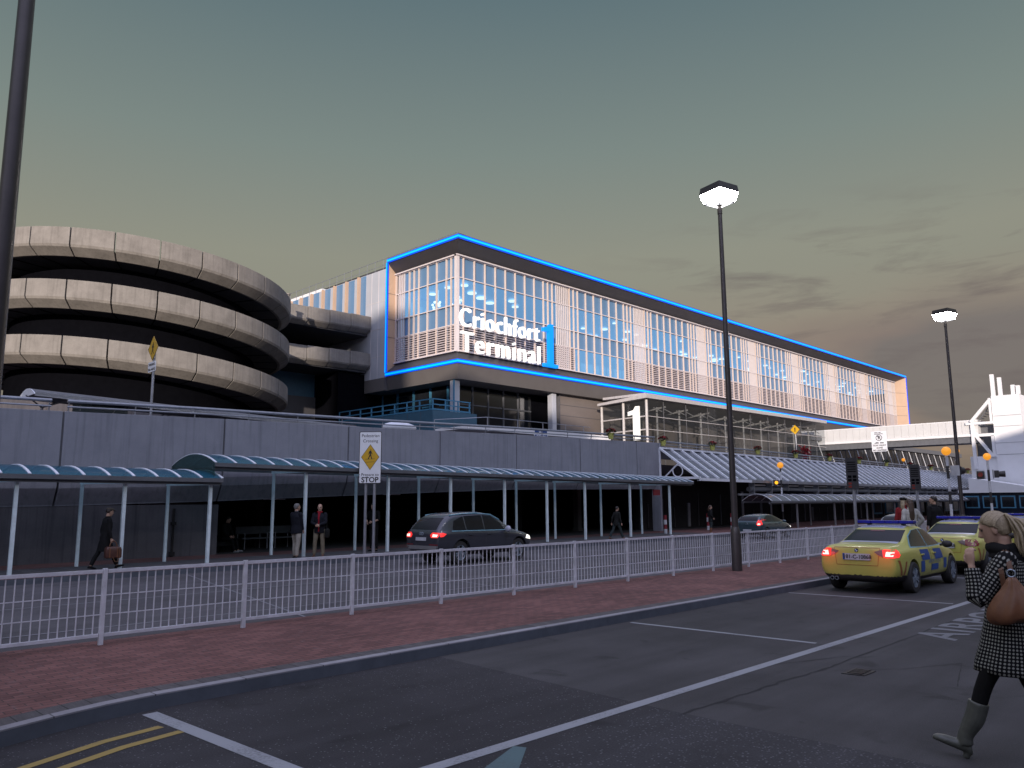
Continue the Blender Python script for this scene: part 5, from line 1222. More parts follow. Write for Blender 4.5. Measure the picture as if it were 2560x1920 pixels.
def police(loc, label, lit):
    S = (.92, .92, .925)
    c = Car('police_car', SEDAN, (.93, 3.69), .335, S, loc, label, 'police car', 'car_yellow', 'yellow airport police cars parked in line', dark_z=lambda x: .40 if x < .75 or x > 3.9 else .33)
    for sd_ in (-1, 1):
        c.decal('window_trim', [(1.00, .965), (1.34, 1.215), (1.70, 1.335), (2.2, 1.36), (2.68, 1.33), (3.08, 1.14), (3.34, .955), (2.2, .945)], 'Y', 'car_trim', .004, sd_)
        for nm, pg in (('rear_side_window', [(1.09, .985), (1.38, 1.205), (1.72, 1.325), (2.10, 1.35), (2.10, .965)]), ('front_side_window', [(2.16, .965), (2.16, 1.352), (2.65, 1.322), (3.04, 1.13), (3.26, .972)])): c.decal(nm, pg, 'Y', 'car_glass', .008, sd_)
        for pg in ([(1.50, .67), (1.44, .915), (2.02, .90), (2.06, .67)], [(1.40, .42), (1.40, .66), (1.66, .66), (1.66, .42)], [(2.42, .66), (2.36, .895), (2.92, .885), (3.0, .66)], [(2.10, .42), (2.10, .56), (2.62, .56), (2.62, .42)], [(3.02, .42), (3.02, .655), (3.26, .655), (3.24, .42)]): c.decal('blue_block', pg, 'Y', 'car_blue', .0055, sd_)
        c.side_text('AIRPORT POLICE', 2.35, .585, .115, 'car_blue', sd_)
        for pg in ([(.10, .74), (.17, .74), (.29, .42), (.21, .42)], [(.44, .70), (.52, .70), (.40, .42), (.32, .42)]): c.decal('orange_stripe', pg, 'Y', 'car_orange', .0055, sd_)
        mb = MB()
        for dx in (2.13, 1.32, 3.12):
            if dx == 2.13: mb2 = c.decal('', [(dx - .006, .38), (dx + .006, .38), (dx + .006, .94), (dx - .006, .94)], 'Y', 'car_dark', .0075, sd_, make=False); o = len(mb.v); mb.v += mb2.v; mb.f += [tuple(j + o for j in f) for f in mb2.f]; mb.m += mb2.m; mb.uv += mb2.uv
        c.fin(mb, 'door_gap', 'car_dark', fix=False)
        for hx in (1.52, 2.36):
            p, n = c.hit('Y', hx, .80, sd_); mb = MB(); mb.bar(p + n * .02 + V((-.09, 0, 0)), p + n * .02 + V((.09, 0, 0)), .035, .035); c.fin(mb, 'door_handle', 'car_yellow', bevel=.01)
        mb = MB(); mb.sphere((3.02, sd_ * 1.0, .98), .12, 14, 10, sx=.6, sy=1.0, sz=.72); mb.bar((3.05, sd_ * .84, .95), (3.04, sd_ * .93, .96), .06, .05); c.fin(mb, 'wing_mirror', 'car_dark', smooth=True)
        lens = [(sd_ * .38, .91), (sd_ * .46, .845), (sd_ * .62, .79), (sd_ * .79, .785), (sd_ * .84, .80), (sd_ * .82, .90), (sd_ * .76, .955), (sd_ * .60, .965)]
        tl = c.decal('tail_light', lens, 'R', 'tail_lit' if lit else 'car_red', .012)
        c.decal('inner_lens', [(sd_ * .38, .91), (sd_ * .46, .845), (sd_ * .57, .805), (sd_ * .555, .96)], 'R', 'car_lens', .014, parent=tl)
        sl = [(.09, .795), (.16, .80), (.25, .85), (.20, .90), (.10, .935)]
        c.decal('side_lens', sl, 'Y', 'tail_lit' if lit else 'car_red', .010, sd_, parent=tl)
        if lit: c.decal('bulb', [(sd_ * .61, .82), (sd_ * .76, .815), (sd_ * .77, .90), (sd_ * .63, .915)], 'R', 'tail_hot', .018, parent=tl)
        c.decal('headlight', [(sd_ * .50, .62), (sd_ * .78, .66), (sd_ * .76, .72), (sd_ * .52, .71)], 'F', 'car_lens', .008)
    c.decal('rear_window', [(-.63, 1.09), (.63, 1.09), (.56, 1.335), (-.56, 1.335)], 'R', 'car_glass', .008)
    c.decal('high_brake_light', [(-.16, 1.305), (.16, 1.305), (.155, 1.32), (-.155, 1.32)], 'R', 'car_red', .012, step=.05)
    c.decal('windscreen', [(-.62, 1.03), (.62, 1.03), (.54, 1.36), (-.54, 1.36)], 'F', 'car_glass', .006)
    c.decal('roof_film', [(1.60, -.50), (2.75, -.50), (2.75, .50), (1.60, .50)], 'Z', 'car_white', .006, step=.12)
    c.roof_text('AIRPORT POLICE', 1.68, .12, 'car_blue')
    c.decal('boot_film', [(.74, -.62), (.93, -.61), (.93, .61), (.74, .62)], 'Z', 'car_white', .006, step=.1)
    mb = MB()
    for pg in ([(-.50, .995), (.50, .995), (.50, .985), (-.50, .985)], [(-.50, .985), (-.49, .985), (-.44, .62), (-.45, .62)], [(.50, .985), (.49, .985), (.44, .62), (.45, .62)], [(-.45, .62), (.45, .62), (.45, .61), (-.45, .61)]):
        m2 = c.decal('', pg, 'R', 'car_dark', .006, make=False); o = len(mb.v); mb.v += m2.v; mb.f += [tuple(j + o for j in f) for f in m2.f]; mb.m += m2.m; mb.uv += m2.uv
    c.fin(mb, 'boot_gap', 'car_orange', fix=False)
    p, n = c.hit('R', 0, .79); xp = p.x - .012
    mb = MB(); mb.box(xp - .012, xp + .012, -.30, .30, .725, .865); pt = c.fin(mb, 'number_plate', 'plate')
    mb = MB(); mb.text('181-C-10868', (xp - .0145, -.02, .757), (0, -1, 0), (0, 0, 1), .115, .002, align='CENTER', bold=.002); c.fin(mb, 'plate_lettering', 'sign_black', parent=pt, fix=False)
    mb = MB(); mb.box(xp - .0135, xp - .0125, .25, .298, .727, .863); c.fin(mb, 'plate_band', 'car_blue', parent=pt)
    p, n = c.hit('R', 0, .935); mb = MB(); mb.cyl(p - V((.016, 0, 0)), p + V((.01, 0, 0)), .042, n=18); e = c.fin(mb, 'badge', 'car_dark'); mb = MB()
    for q in range(4):
        a0 = q * math.pi / 2; mb.add([p + V((-.018, 0, 0))] + [p + V((-.018, .031 * math.cos(a0 + k * math.pi / 8), .031 * math.sin(a0 + k * math.pi / 8))) for k in range(5)], [(0, k, k + 1) for k in range(1, 5)], q % 2)
    mb.v = [(x * S[0], y * S[1], z * S[2]) for x, y, z in mb.v]; mb.build('badge_face', [M['white_steel'], M['car_blue']], e, world=False, fix=False)
    for yy in (.48, .58):
        mb = MB(); mb.tube([(.02 , yy, .31), (.14, yy, .31)], [.042, .042], 14); ex = c.fin(mb, 'exhaust_pipe', 'rim', smooth=True)
        mb = MB(); mb.cyl((.017, yy, .31), (.019, yy, .31), .032, n=12); c.fin(mb, 'exhaust_bore', 'black', parent=ex)
    lb = MB()
    for k in range(4): lb.box(1.86, 2.10, -.64 + k * .322, -.64 + k * .322 + .312, 1.475, 1.545)
    l_ = c.fin(lb, 'light_bar', 'bar_blue', bevel=.012)
    mb = MB(); mb.box(1.90, 2.06, -.42, -.36, 1.38, 1.475); mb.box(1.90, 2.06, .36, .42, 1.38, 1.475); mb.box(1.9, 2.06, -.63, .63, 1.462, 1.474); c.fin(mb, 'bar_mount', 'car_dark', parent=l_)
    return c
police((16.62, 6.42, 0), 'nearest yellow airport police car with both tail lamps glowing red', True)
police((22.05, 6.36, 0), 'second yellow airport police car, tail lamps off, between the first and the woman', False)
police((27.5, 6.30, 0), 'third yellow airport police car mostly hidden behind the blonde woman', False)
for y in (5.85, 7.02):
    ld = bpy.data.lights.new('tail_lamp', 'POINT'); ld.energy = 1.5; ld.color = (1, .06, .05); ld.shadow_soft_size = .08
    lo = bpy.data.objects.new('tail_lamp', ld); COL.objects.link(lo); lo.location = (16.42, y, .80)
SUV = [(0.00, .52, .78, .72, .88, .90, .86, .80, .98, .72, 1.0), (0.10, .40, .88, .72, .96, 1.02, .93, .87, 1.14, .80, 1.18), (0.40, .34, .91, .74, .985, 1.06, .96, .90, 1.44, .78, 1.49), (0.72, .30, .92, .74, .99, 1.07, .965, .91, 1.62, .75, 1.68), (1.4, .28, .93, .72, .99, 1.07, .965, .91, 1.66, .74, 1.725),
       (2.2, .28, .93, .70, .99, 1.06, .965, .91, 1.67, .74, 1.74), (2.9, .28, .93, .70, .99, 1.05, .96, .90, 1.62, .72, 1.69), (3.55, .28, .93, .70, .99, 1.03, .96, .89, 1.28, .77, 1.32), (3.85, .28, .93, .70, .985, 1.01, .95, .88, 1.09, .79, 1.13), (4.4, .30, .92, .68, .97, .96, .93, .84, 1.02, .72, 1.05), (4.85, .40, .84, .66, .90, .84, .84, .76, .90, .62, .92), (5.05, .52, .62, .66, .72, .74, .66, .60, .78, .5, .79)]
s1 = Car('estate_car', SUV, (1.12, 4.12), .39, (.855, .86, .925), (15.62, 19.22, -.004), 'dark grey estate car with lit lamps driving along the far road', 'car', 'suv_grey', dark_z=lambda x: .42)
for sd_ in (-1, 1):
    for nm, pg in (('rear_quarter_window', [(.72, 1.12), (.84, 1.44), (1.30, 1.58), (1.36, 1.12)]), ('rear_side_window', [(1.42, 1.12), (1.37, 1.585), (2.25, 1.61), (2.28, 1.11)]), ('front_side_window', [(2.34, 1.11), (2.32, 1.61), (2.78, 1.57), (3.20, 1.32), (3.42, 1.10)])): s1.decal(nm, pg, 'Y', 'car_glass', .008, sd_)
    s1.decal('window_trim', [(.66, 1.095), (3.5, 1.075), (3.5, 1.095), (.66, 1.117)], 'Y', 'car_trim', .007, sd_)
    mb = MB(); pts = [s1.hit('Y', x, z, sd_)[0] + V((0, sd_ * .012, .02)) for x, z in ((.75, 1.60), (1.3, 1.645), (2.0, 1.66), (2.8, 1.60), (3.2, 1.42))]; mb.tube(pts, .022, 6); s1.fin(mb, 'roof_rail', 'car_trim', smooth=True)
    tl = s1.decal('tail_light', [(sd_ * .50, .99), (sd_ * .56, .90), (sd_ * .86, .90), (sd_ * .90, .98), (sd_ * .86, 1.06), (sd_ * .60, 1.07)], 'R', 'tail_lit', .012)
    s1.decal('side_lens', [(.12, .92), (.26, .94), (.40, 1.02), (.24, 1.06), (.14, 1.05)], 'Y', 'tail_lit', .010, sd_, parent=tl)
    s1.decal('bulb', [(sd_ * .62, .93), (sd_ * .84, .93), (sd_ * .85, 1.0), (sd_ * .64, 1.02)], 'R', 'tail_hot', .018, parent=tl)
    s1.decal('reflector', [(sd_ * .45, .66), (sd_ * .86, .66), (sd_ * .86, .69), (sd_ * .45, .69)], 'R', 'car_red', .008)
    s1.decal('headlight', [(4.50, .76), (4.86, .72), (4.93, .82), (4.62, .88)], 'Y', 'head_hot', .012, sd_); s1.decal('headlight', [(sd_ * .45, .72), (sd_ * .82, .74), (sd_ * .80, .84), (sd_ * .50, .82)], 'F', 'head_hot', .01)
    mb = MB(); mb.sphere((3.36, sd_ * 1.10, 1.12), .15, 14, 10, sx=.55, sy=.9, sz=.75); mb.bar((3.38, sd_ * .92, 1.09), (3.37, sd_ * 1.02, 1.1), .06, .05); s1.fin(mb, 'wing_mirror', 'car_white', smooth=True)
    mb = MB()
    for dx, z0, z1 in ((1.39, .60, 1.08), (2.31, .45, 1.08), (3.42, .50, 1.04)):
        m2 = s1.decal('', [(dx - .006, z0), (dx + .006, z0), (dx + .006, z1), (dx - .006, z1)], 'Y', 'car_dark', .006, sd_, make=False); o = len(mb.v); mb.v += m2.v; mb.f += [tuple(j + o for j in f) for f in m2.f]; mb.m += m2.m; mb.uv += m2.uv
    s1.fin(mb, 'door_gap', 'car_dark', fix=False)
    for hx in (1.55, 2.48):
        p, n = s1.hit('Y', hx, .97, sd_); mb = MB(); mb.bar(p + n * .02 + V((-.1, 0, 0)), p + n * .02 + V((.1, 0, 0)), .03, .03); s1.fin(mb, 'door_handle', 'suv_grey', bevel=.008)
s1.decal('rear_window', [(-.70, 1.16), (.70, 1.16), (.62, 1.54), (-.62, 1.54)], 'R', 'car_glass', .008)
s1.decal('windscreen', [(-.70, 1.12), (.70, 1.12), (.62, 1.58), (-.62, 1.58)], 'F', 'car_glass', .006)
s1.decal('rear_bumper', [(-.82, .52), (.82, .52), (.86, .64), (-.86, .64)], 'R', 'bumper_pale', .010)
p, n = s1.hit('R', 0, .86); mb = MB(); mb.box(p.x - .02, p.x + .02, -.28, .28, .80, .91); s1.fin(mb, 'number_plate', 'plate')
p, n = s1.hit('R', 0, 1.03); mb = MB()
for k in range(3): mb.tube([(p.x - .012, (k - 1) * .07 + .045 * math.cos(a), 1.03 + .045 * math.sin(a)) for a in [2 * math.pi * i / 14 for i in range(14)]], .007, 5, closed=True)
s1.fin(mb, 'badge', 'rim')
HATCH = [(0, .42, .68, .62, .80, .82, .78, .72, .90, .62, .93), (.08, .32, .80, .62, .88, .90, .85, .78, 1.04, .68, 1.08), (.35, .25, .83, .62, .89, .94, .86, .80, 1.27, .64, 1.32), (.75, .22, .84, .60, .89, .95, .86, .80, 1.355, .60, 1.405), (1.5, .21, .84, .58, .89, .94, .86, .80, 1.405, .59, 1.46), (2.1, .21, .84, .58, .89, .93, .86, .80, 1.385, .58, 1.435),
         (2.9, .21, .84, .56, .89, .91, .855, .78, 1.12, .63, 1.16), (3.3, .22, .83, .55, .88, .88, .84, .76, .96, .63, .99), (3.8, .24, .79, .53, .85, .78, .80, .70, .84, .55, .86), (4.15, .32, .66, .50, .74, .64, .67, .6, .68, .5, .70), (4.26, .40, .5, .5, .6, .58, .54, .5, .60, .4, .61)]
def hatch(loc, label, paint, lit, S=(.87, .86, .845)):
    c = Car('hatchback_car', HATCH, (.72, 3.32), .32, S, loc, label, 'car', paint, dark_z=lambda x: .34)
    for sd_ in (-1, 1):
        for nm, pg in (('rear_side_window', [(.62, 1.0), (.78, 1.22), (1.15, 1.345), (1.62, 1.37), (1.62, .985)]), ('front_side_window', [(1.68, .985), (1.68, 1.37), (2.08, 1.35), (2.55, 1.19), (2.95, .975)])): c.decal(nm, pg, 'Y', 'car_glass', .008, sd_)
        tl = c.decal('tail_light', [(sd_ * .58, .86), (sd_ * .66, .78), (sd_ * .82, .80), (sd_ * .82, 1.0), (sd_ * .70, 1.16), (sd_ * .64, 1.10)], 'R', 'tail_lit' if lit else 'car_red', .012)
        c.decal('side_lens', [(.11, .82), (.20, .84), (.30, 1.0), (.26, 1.12), (.16, 1.0)], 'Y', 'tail_lit' if lit else 'car_red', .010, sd_, parent=tl)
        if lit: c.decal('bulb', [(sd_ * .64, .83), (sd_ * .78, .83), (sd_ * .79, .90), (sd_ * .66, .92)], 'R', 'tail_hot', .018, parent=tl)
        c.decal('headlight', [(3.80, .64), (4.05, .60), (4.08, .68), (3.88, .74)], 'Y', 'head_hot' if lit else 'car_lens', .012, sd_)
        mb = MB(); mb.sphere((2.72, sd_ * .98, 1.0), .11, 12, 8, sx=.6, sy=1.0, sz=.72); mb.bar((2.74, sd_ * .82, .97), (2.73, sd_ * .92, .98), .05, .05); c.fin(mb, 'wing_mirror', paint, smooth=True)
        for hx in (1.05, 1.9):
            p, n = c.hit('Y', hx, .86, sd_); mb = MB(); mb.bar(p + n * .02 + V((-.08, 0, 0)), p + n * .02 + V((.08, 0, 0)), .03, .03); c.fin(mb, 'door_handle', paint)
    c.decal('rear_window', [(-.60, 1.06), (.60, 1.06), (.54, 1.30), (-.54, 1.30)], 'R', 'car_glass', .008); c.decal('windscreen', [(-.62, 1.02), (.62, 1.02), (.54, 1.34), (-.54, 1.34)], 'F', 'car_glass', .006)
    p, n = c.hit('R', 0, .52); mb = MB(); mb.box(p.x - .02, p.x + .02, -.26, .26, .46, .57); c.fin(mb, 'number_plate', 'plate')
    p, n = c.hit('R', 0, .92); mb = MB()
    for dz in (0, -.05): mb.bar((p.x - .012, -.07, .90 + dz), (p.x - .012, 0, .95 + dz), .012, .016); mb.bar((p.x - .012, 0, .95 + dz), (p.x - .012, .07, .90 + dz), .012, .016)
    c.fin(mb, 'badge', 'rim')
hatch((36.5, 19.36, -.004), 'steel blue hatchback with lit red tail lamps beside the middle lamp post', 'hatch_blue', True)
hatch((39.3, 13.4, -.004), 'pale silver car partly hidden behind the three standing people', 'silver_car', False)
# ------------------------------------------------------------------ people
def cloth(name, c, var=.25, rough=.9, scale=8): return mat(name, c, rough, var=var, scale=scale, spec=.2, bump=.15, bscale=25)
M['skin'] = mat('skin', (0.43, 0.27, 0.20), .55, var=.08, scale=10, spec=.35)
M['eye'] = mat('dark_eye', (0.03, 0.022, 0.02), .3); M['lip'] = mat('lip', (0.26, 0.11, 0.09), .5)
M['black_wool'] = cloth('black_wool', (0.010, 0.010, 0.011)); M['charcoal'] = cloth('charcoal_cloth', (0.014, 0.015, 0.015))
M['navy'] = cloth('navy_cloth', (0.011, 0.012, 0.018)); M['cream'] = cloth('cream_trousers', (0.30, 0.28, 0.245)); M['beige'] = cloth('beige_trousers', (0.19, 0.165, 0.12))
M['jeans'] = cloth('dark_jeans', (0.03, 0.042, 0.045)); M['brown_leather'] = mat('brown_leather', (0.10, 0.042, 0.02), .45, var=.3, scale=9, bump=.2, bscale=30)
M['tan_leather'] = mat('tan_leather', (0.165, 0.07, 0.034), .42, var=.18, scale=7, bump=.25, bscale=22); M['bag_brown'] = mat('dark_red_brown_leather', (0.075, 0.03, 0.022), .45, var=.3, scale=10, bump=.2)
M['grey_hair'] = mat('grey_hair', (0.15, 0.145, 0.14), .6, var=.45, scale=60, stretch=(1, 1, .15), bump=.4, bscale=80); M['dark_hair'] = mat('dark_hair', (0.018, 0.012, 0.010), .5, var=.4, scale=60, bump=.3)
M['brown_hair'] = mat('brown_hair', (0.055, 0.032, 0.02), .5, var=.5, scale=45, stretch=(1, 1, .1), bump=.5, bscale=60); M['blonde'] = mat('blonde_hair', (0.24, 0.185, 0.115), .5, var=.45, scale=55, stretch=(1, 1, .14), bump=.5, bscale=90, col2=(0.38, 0.305, 0.205))
M['red_coat'] = cloth('red_coat', (0.22, 0.022, 0.026)); M['white_coat'] = cloth('off_white_coat', (0.42, 0.41, 0.385)); M['red_scarf'] = cloth('red_scarf', (0.27, 0.012, 0.025)); M['cap_tweed'] = cloth('grey_brown_tweed', (0.075, 0.066, 0.055), .4, scale=40)
M['boot_grey'] = mat('grey_green_leather', (0.075, 0.078, 0.066), .4, var=.25, scale=9, bump=.25, bscale=25); M['black_leg'] = cloth('black_leggings', (0.006, 0.006, 0.006)); M['shirt'] = cloth('pale_shirt', (0.40, 0.42, 0.46)); M['pale_shoe'] = mat('pale_trainer', (0.3, 0.3, 0.31), .6)
def dots(name):
    m, nt, b = newmat(name); L = nt.links; b.inputs['Roughness'].default_value = .95; b.inputs['Specular IOR Level'].default_value = .15
    uv = N(nt, 'ShaderNodeUVMap', uv_map='UVMap'); sc_ = N(nt, 'ShaderNodeVectorMath', operation='SCALE'); sc_.inputs['Scale'].default_value = 1 / .0255; L.new(uv.outputs[0], sc_.inputs[0])
    fr = N(nt, 'ShaderNodeVectorMath', operation='FRACTION'); L.new(sc_.outputs[0], fr.inputs[0]); su = N(nt, 'ShaderNodeVectorMath', operation='SUBTRACT'); L.new(fr.outputs[0], su.inputs[0]); su.inputs[1].default_value = (.5, .5, 0)
    ln = N(nt, 'ShaderNodeVectorMath', operation='LENGTH'); L.new(su.outputs[0], ln.inputs[0]); lt = N(nt, 'ShaderNodeMapRange', i_1=.34, i_2=.27); L.new(ln.outputs['Value'], lt.inputs[0])
    mx = N(nt, 'ShaderNodeMix', data_type='RGBA'); mx.inputs[6].default_value = (.008, .008, .009, 1); mx.inputs[7].default_value = (.27, .27, .245, 1); L.new(lt.outputs[0], mx.inputs[0]); L.new(mx.outputs[2], b.inputs['Base Color'])
    tc = N(nt, 'ShaderNodeTexCoord'); n2 = N(nt, 'ShaderNodeTexNoise', i_Scale=9.0, i_Detail=3.0); L.new(tc.outputs['Object'], n2.inputs['Vector']); bp = N(nt, 'ShaderNodeBump', i_Strength=.6, i_Distance=.03); L.new(n2.outputs['Fac'], bp.inputs['Height']); L.new(bp.outputs[0], b.inputs['Normal'])
    return m
M['dots'] = dots('black_cloth_with_pale_dots')
X_, Y_, Z_ = V((1, 0, 0)), V((0, 1, 0)), V((0, 0, 1))
def ell(c, fw_, sd_, a, b, n=20): return [V(c) + sd_ * a * math.cos(2 * math.pi * i / n) + fw_ * b * math.sin(2 * math.pi * i / n) for i in range(n)]
def smooth_pts(pts, rs, k=4):
    """Catmull-Rom resample of a chain and its radii"""
    P_ = [V(p) for p in pts]; out, ro = [], []
    for i in range(len(P_) - 1):
        p0, p1, p2, p3 = P_[max(i - 1, 0)], P_[i], P_[i + 1], P_[min(i + 2, len(P_) - 1)]
        for j in range(k):
            t = j / k; out.append(.5 * ((2 * p1) + (p2 - p0) * t + (2 * p0 - 5 * p1 + 4 * p2 - p3) * t * t + (3 * p1 - p0 - 3 * p2 + p3) * t ** 3)); ro.append(lerp(rs[i], rs[i + 1], t * t * (3 - 2 * t)))
    out.append(P_[-1]); ro.append(rs[-1]); return out, ro
def limb(mb, pts, rs, n=14, k=4, rnd_ends=True):
    p, r = smooth_pts(pts, rs, k)
    if rnd_ends:
        d0, d1 = (p[0] - p[1]).normalized(), (p[-1] - p[-2]).normalized()
        p = [p[0] + d0 * r[0] * .8] + p + [p[-1] + d1 * r[-1] * .8]; r = [r[0] * .45] + r + [r[-1] * .45]
    mb.tube(p, r, n)
class Person:
    def __init__(s, loc, heading, label, scale=1.0, legs=None, arms=None, lean=0., twist=0., head=(0, 0), build=1.0, vox=.011, group=None, female=False, hipz=None):
        s.t = thing('person', loc, label, 'person', group, rz=heading); s.k = scale; s.vox = vox; s.b = build; s.fem = female
        L1, L2 = .425, .415
        legs = legs or {'L': (4, 6, 0, 3), 'R': (-2, 3, 0, 3)}
        s.leg = {}; lows = []
        for sd_, (hf, kf, fp, ab) in legs.items():
            sg = 1 if sd_ == 'L' else -1; a = R(hf); kn = V((math.sin(a), sg * math.sin(R(ab)) , -math.cos(a))).normalized() * L1; a2 = R(hf - kf)
            an = kn + V((math.sin(a2), sg * math.sin(R(ab)) * .6, -math.cos(a2))).normalized() * L2
            f = R(fp); fd = V((math.cos(f), sg * .12, math.sin(f))).normalized(); fu = V((-math.sin(f), 0, math.cos(f)))
            s.leg[sd_] = [V((0, sg * .095, 0)), kn + V((0, sg * .095, 0)), an + V((0, sg * .095, 0)), fd, fu]
            A = s.leg[sd_][2]
            for q in (A - fu * .085 - fd * .06, A - fu * .08 + fd * .17): lows.append(q.z)
        s.hz = -min(lows) if hipz is None else hipz
        for sd_ in s.leg:
            for i in range(3): s.leg[sd_][i] = s.leg[sd_][i] + Z_ * s.hz
        s.up = V((math.sin(R(lean)), 0, math.cos(R(lean)))); s.fwd = V((math.cos(R(lean)), 0, -math.sin(R(lean))))
        s.pel = V((0, 0, s.hz)); tw = R(twist); s.sfwd = s.fwd * math.cos(tw) + Y_ * math.sin(tw); s.ssd = Y_ * math.cos(tw) - s.fwd * math.sin(tw)
        s.neck = s.pel + s.up * .555
        s.sh = {'L': s.pel + s.up * .495 + s.ssd * (.165 if female else .185) * build, 'R': s.pel + s.up * .495 - s.ssd * (.165 if female else .185) * build}
        hy, hp = R(head[0]), R(head[1]); hf0 = s.fwd * math.cos(hy) + Y_ * math.sin(hy); s.hsd = Y_ * math.cos(hy) - s.fwd * math.sin(hy)
        s.hf = hf0 * math.cos(hp) - s.up * math.sin(hp); s.hu = s.up * math.cos(hp) + hf0 * math.sin(hp); s.hc = s.neck + s.up * .05 + s.hu * .125 + s.hf * .018
        arms = arms or {}
        s.arm = {}
        for sd_ in 'LR':
            sg = 1 if sd_ == 'L' else -1; tg, hint, curl = arms.get(sd_, ((.03, .27, .80), (-1, .3, 0), .5))
            tg = V((tg[0], sg * tg[1], tg[2] - .92)) + s.pel; hint = V((hint[0], sg * hint[1], hint[2])); S = s.sh[sd_]; d = tg - S; a, b = .285, .255
            if d.length > a + b - .005: d = d.normalized() * (a + b - .005); tg = S + d
            c = (a * a - b * b + d.length_squared) / (2 * d.length); h = math.sqrt(max(a * a - c * c, 0)); n_ = (hint - d.normalized() * hint.dot(d.normalized())).normalized()
            s.arm[sd_] = [S, S + d.normalized() * c + n_ * h, tg, curl]
    def H(s, x, y, z): return s.hc + s.hf * x + s.hsd * y + s.hu * z
    def done(s, mb, name, m, vox=None, sm=4, smooth=True, parent=None, remesh=True):
        mb.v = [tuple(V(p) * s.k) for p in mb.v]; o = mb.build(name, M[m] if isinstance(m, str) else m, parent or s.t, smooth=smooth, world=False)
        if remesh:
            r = o.modifiers.new('r', 'REMESH'); r.mode = 'VOXEL'; r.voxel_size = (vox or s.vox); r.use_smooth_shade = True
            w_ = o.modifiers.new('s', 'SMOOTH'); w_.factor = .5; w_.iterations = sm
            me = ev_mesh(o); o.modifiers.clear(); o.data = me; me.shade_smooth()
        return o
    def torso_rings(s, rows, n=24):
        """rows: (t along spine in metres from the hips, half width, half depth, forward shift)"""
        out = []
        for t, a, b, f in rows:
            w_ = min(1, max(0, t / .5)); sd_ = (Y_ * (1 - w_) + s.ssd * w_).normalized(); fd = (s.fwd * (1 - w_) + s.sfwd * w_).normalized()
            c = (s.pel + s.up * t if t > 0 else s.pel + Z_ * t) + fd * f; out.append(ell(c, fd, sd_, a * s.b, b * s.b, n))
        return out
    def body(s, hands=True):
        mb = MB(); g = s.b
        T_ = [(-.06, .10, .08, 0), (-.03, .145, .10, 0), (.03, .155, .108, 0), (.16, .125 if s.fem else .138, .092, .01), (.30, .135 if s.fem else .150, .105, .015), (.42, .15 if s.fem else .17, .105, .01), (.495, .12, .085, 0), (.54, .06, .06, 0)]
        mb.loft(s.torso_rings(T_))
        for sd_ in 'LR':
            h, k, a, fd, fu = s.leg[sd_]; limb(mb, [h + Z_ * .02, lerp(h, k, .5), k, lerp(k, a, .4) - fd * .012, a], [.082, .07, .052, .052, .036])
            limb(mb, [a - fu * .045 - fd * .02, a - fu * .06 + fd * .05, a - fu * .067 + fd * .10], [.030, .024, .014])
            S, E, W_, curl = s.arm[sd_]; limb(mb, [S, lerp(S, E, .5), E, lerp(E, W_, .35), W_], [.052, .044, .037, .037, .024])
            if hands: s.hand(mb, sd_)
        limb(mb, [s.neck - s.up * .06, s.H(-.025, 0, -.07)], [.056, .052])
        rows = [(-.118, .052, .02, .022), (-.108, .046, .038, .042), (-.08, .03, .052, .063), (-.04, .014, .063, .080), (0, .004, .070, .091), (.04, -.002, .073, .095), (.075, -.006, .066, .086), (.10, -.008, .05, .066), (.116, -.008, .022, .03)]
        mb.loft([ell(s.H(c, 0, z), s.hf, s.hsd, a, b, 20) for z, c, a, b in rows])
        mb.tube([s.H(.088, 0, .03), s.H(.102, 0, .0), s.H(.112, 0, -.022), s.H(.098, 0, -.034)], [.010, .012, .0165, .012], 8)
        for sg in (1, -1):
            e = MB(); e.sphere((0, 0, 0), 1, 10, 8); mb.add([s.H(-.004 + p[0] * .020, sg * (.074 + p[1] * .009), -.008 + p[2] * .032) for p in e.v], e.f)
        e = MB(); e.sphere((0, 0, 0), 1, 10, 6); mb.add([s.H(.087 + p[0] * .012, p[1] * .024, -.062 + p[2] * .010) for p in e.v], e.f)
        mb.tube([s.H(.082, -.045, .034), s.H(.092, 0, .034), s.H(.082, .045, .034)], [.009, .011, .009], 6)
        o = s.done(mb, 'body', 'skin', sm=2)
        o.data.materials.append(M['eye']); o.data.materials.append(M['lip'])
        hc, hf, hs, hu = s.hc * s.k, s.hf, s.hsd, s.hu
        for p in o.data.polygons:
            d = (p.center - hc) / s.k; x, y, z = d.dot(hf), d.dot(hs), d.dot(hu)
            if x > .055:
                if abs(abs(y) - .031) < .014 and abs(z - .014) < .006: p.material_index = 1
                elif abs(y) < .022 and abs(z + .062) < .008 and x > .085: p.material_index = 2
        return o
    def hand(s, mb, sd_):
        sg = 1 if sd_ == 'L' else -1; S, E, W_, curl = s.arm[sd_]; d = (W_ - E).normalized()
        n_ = (s.pel + s.up * .25 - W_); n_ = (n_ - d * n_.dot(d)).normalized()      # palm faces the body
        sd2 = d.cross(n_); th = sd2 if sd2.dot(s.sfwd + Z_ * .5) > 0 else -sd2
        pm = W_ + d * .05
        mb.loft([ell(W_ + d * t, n_, th, a, b, 12) for t, a, b in ((-.01, .02, .017), (.02, .030, .016), (.06, .041, .017), (.085, .042, .015), (.095, .03, .008))])
        for i, (o, ln) in enumerate(((.031, .068), (.011, .078), (-.010, .072), (-.030, .056))):
            b0 = W_ + d * .085 + th * o; q = [b0]; ang = 0; dd = d
            for j, f in enumerate((.45, .32, .23)):
                ang = curl * (.55 + .45 * j) ; dd = (d * math.cos(ang * (j + 1) * .8) + n_ * math.sin(ang * (j + 1) * .8)).normalized(); q.append(q[-1] + dd * ln * f)
            limb(mb, q, [.0095, .009, .0085, .0075], 8, 2)
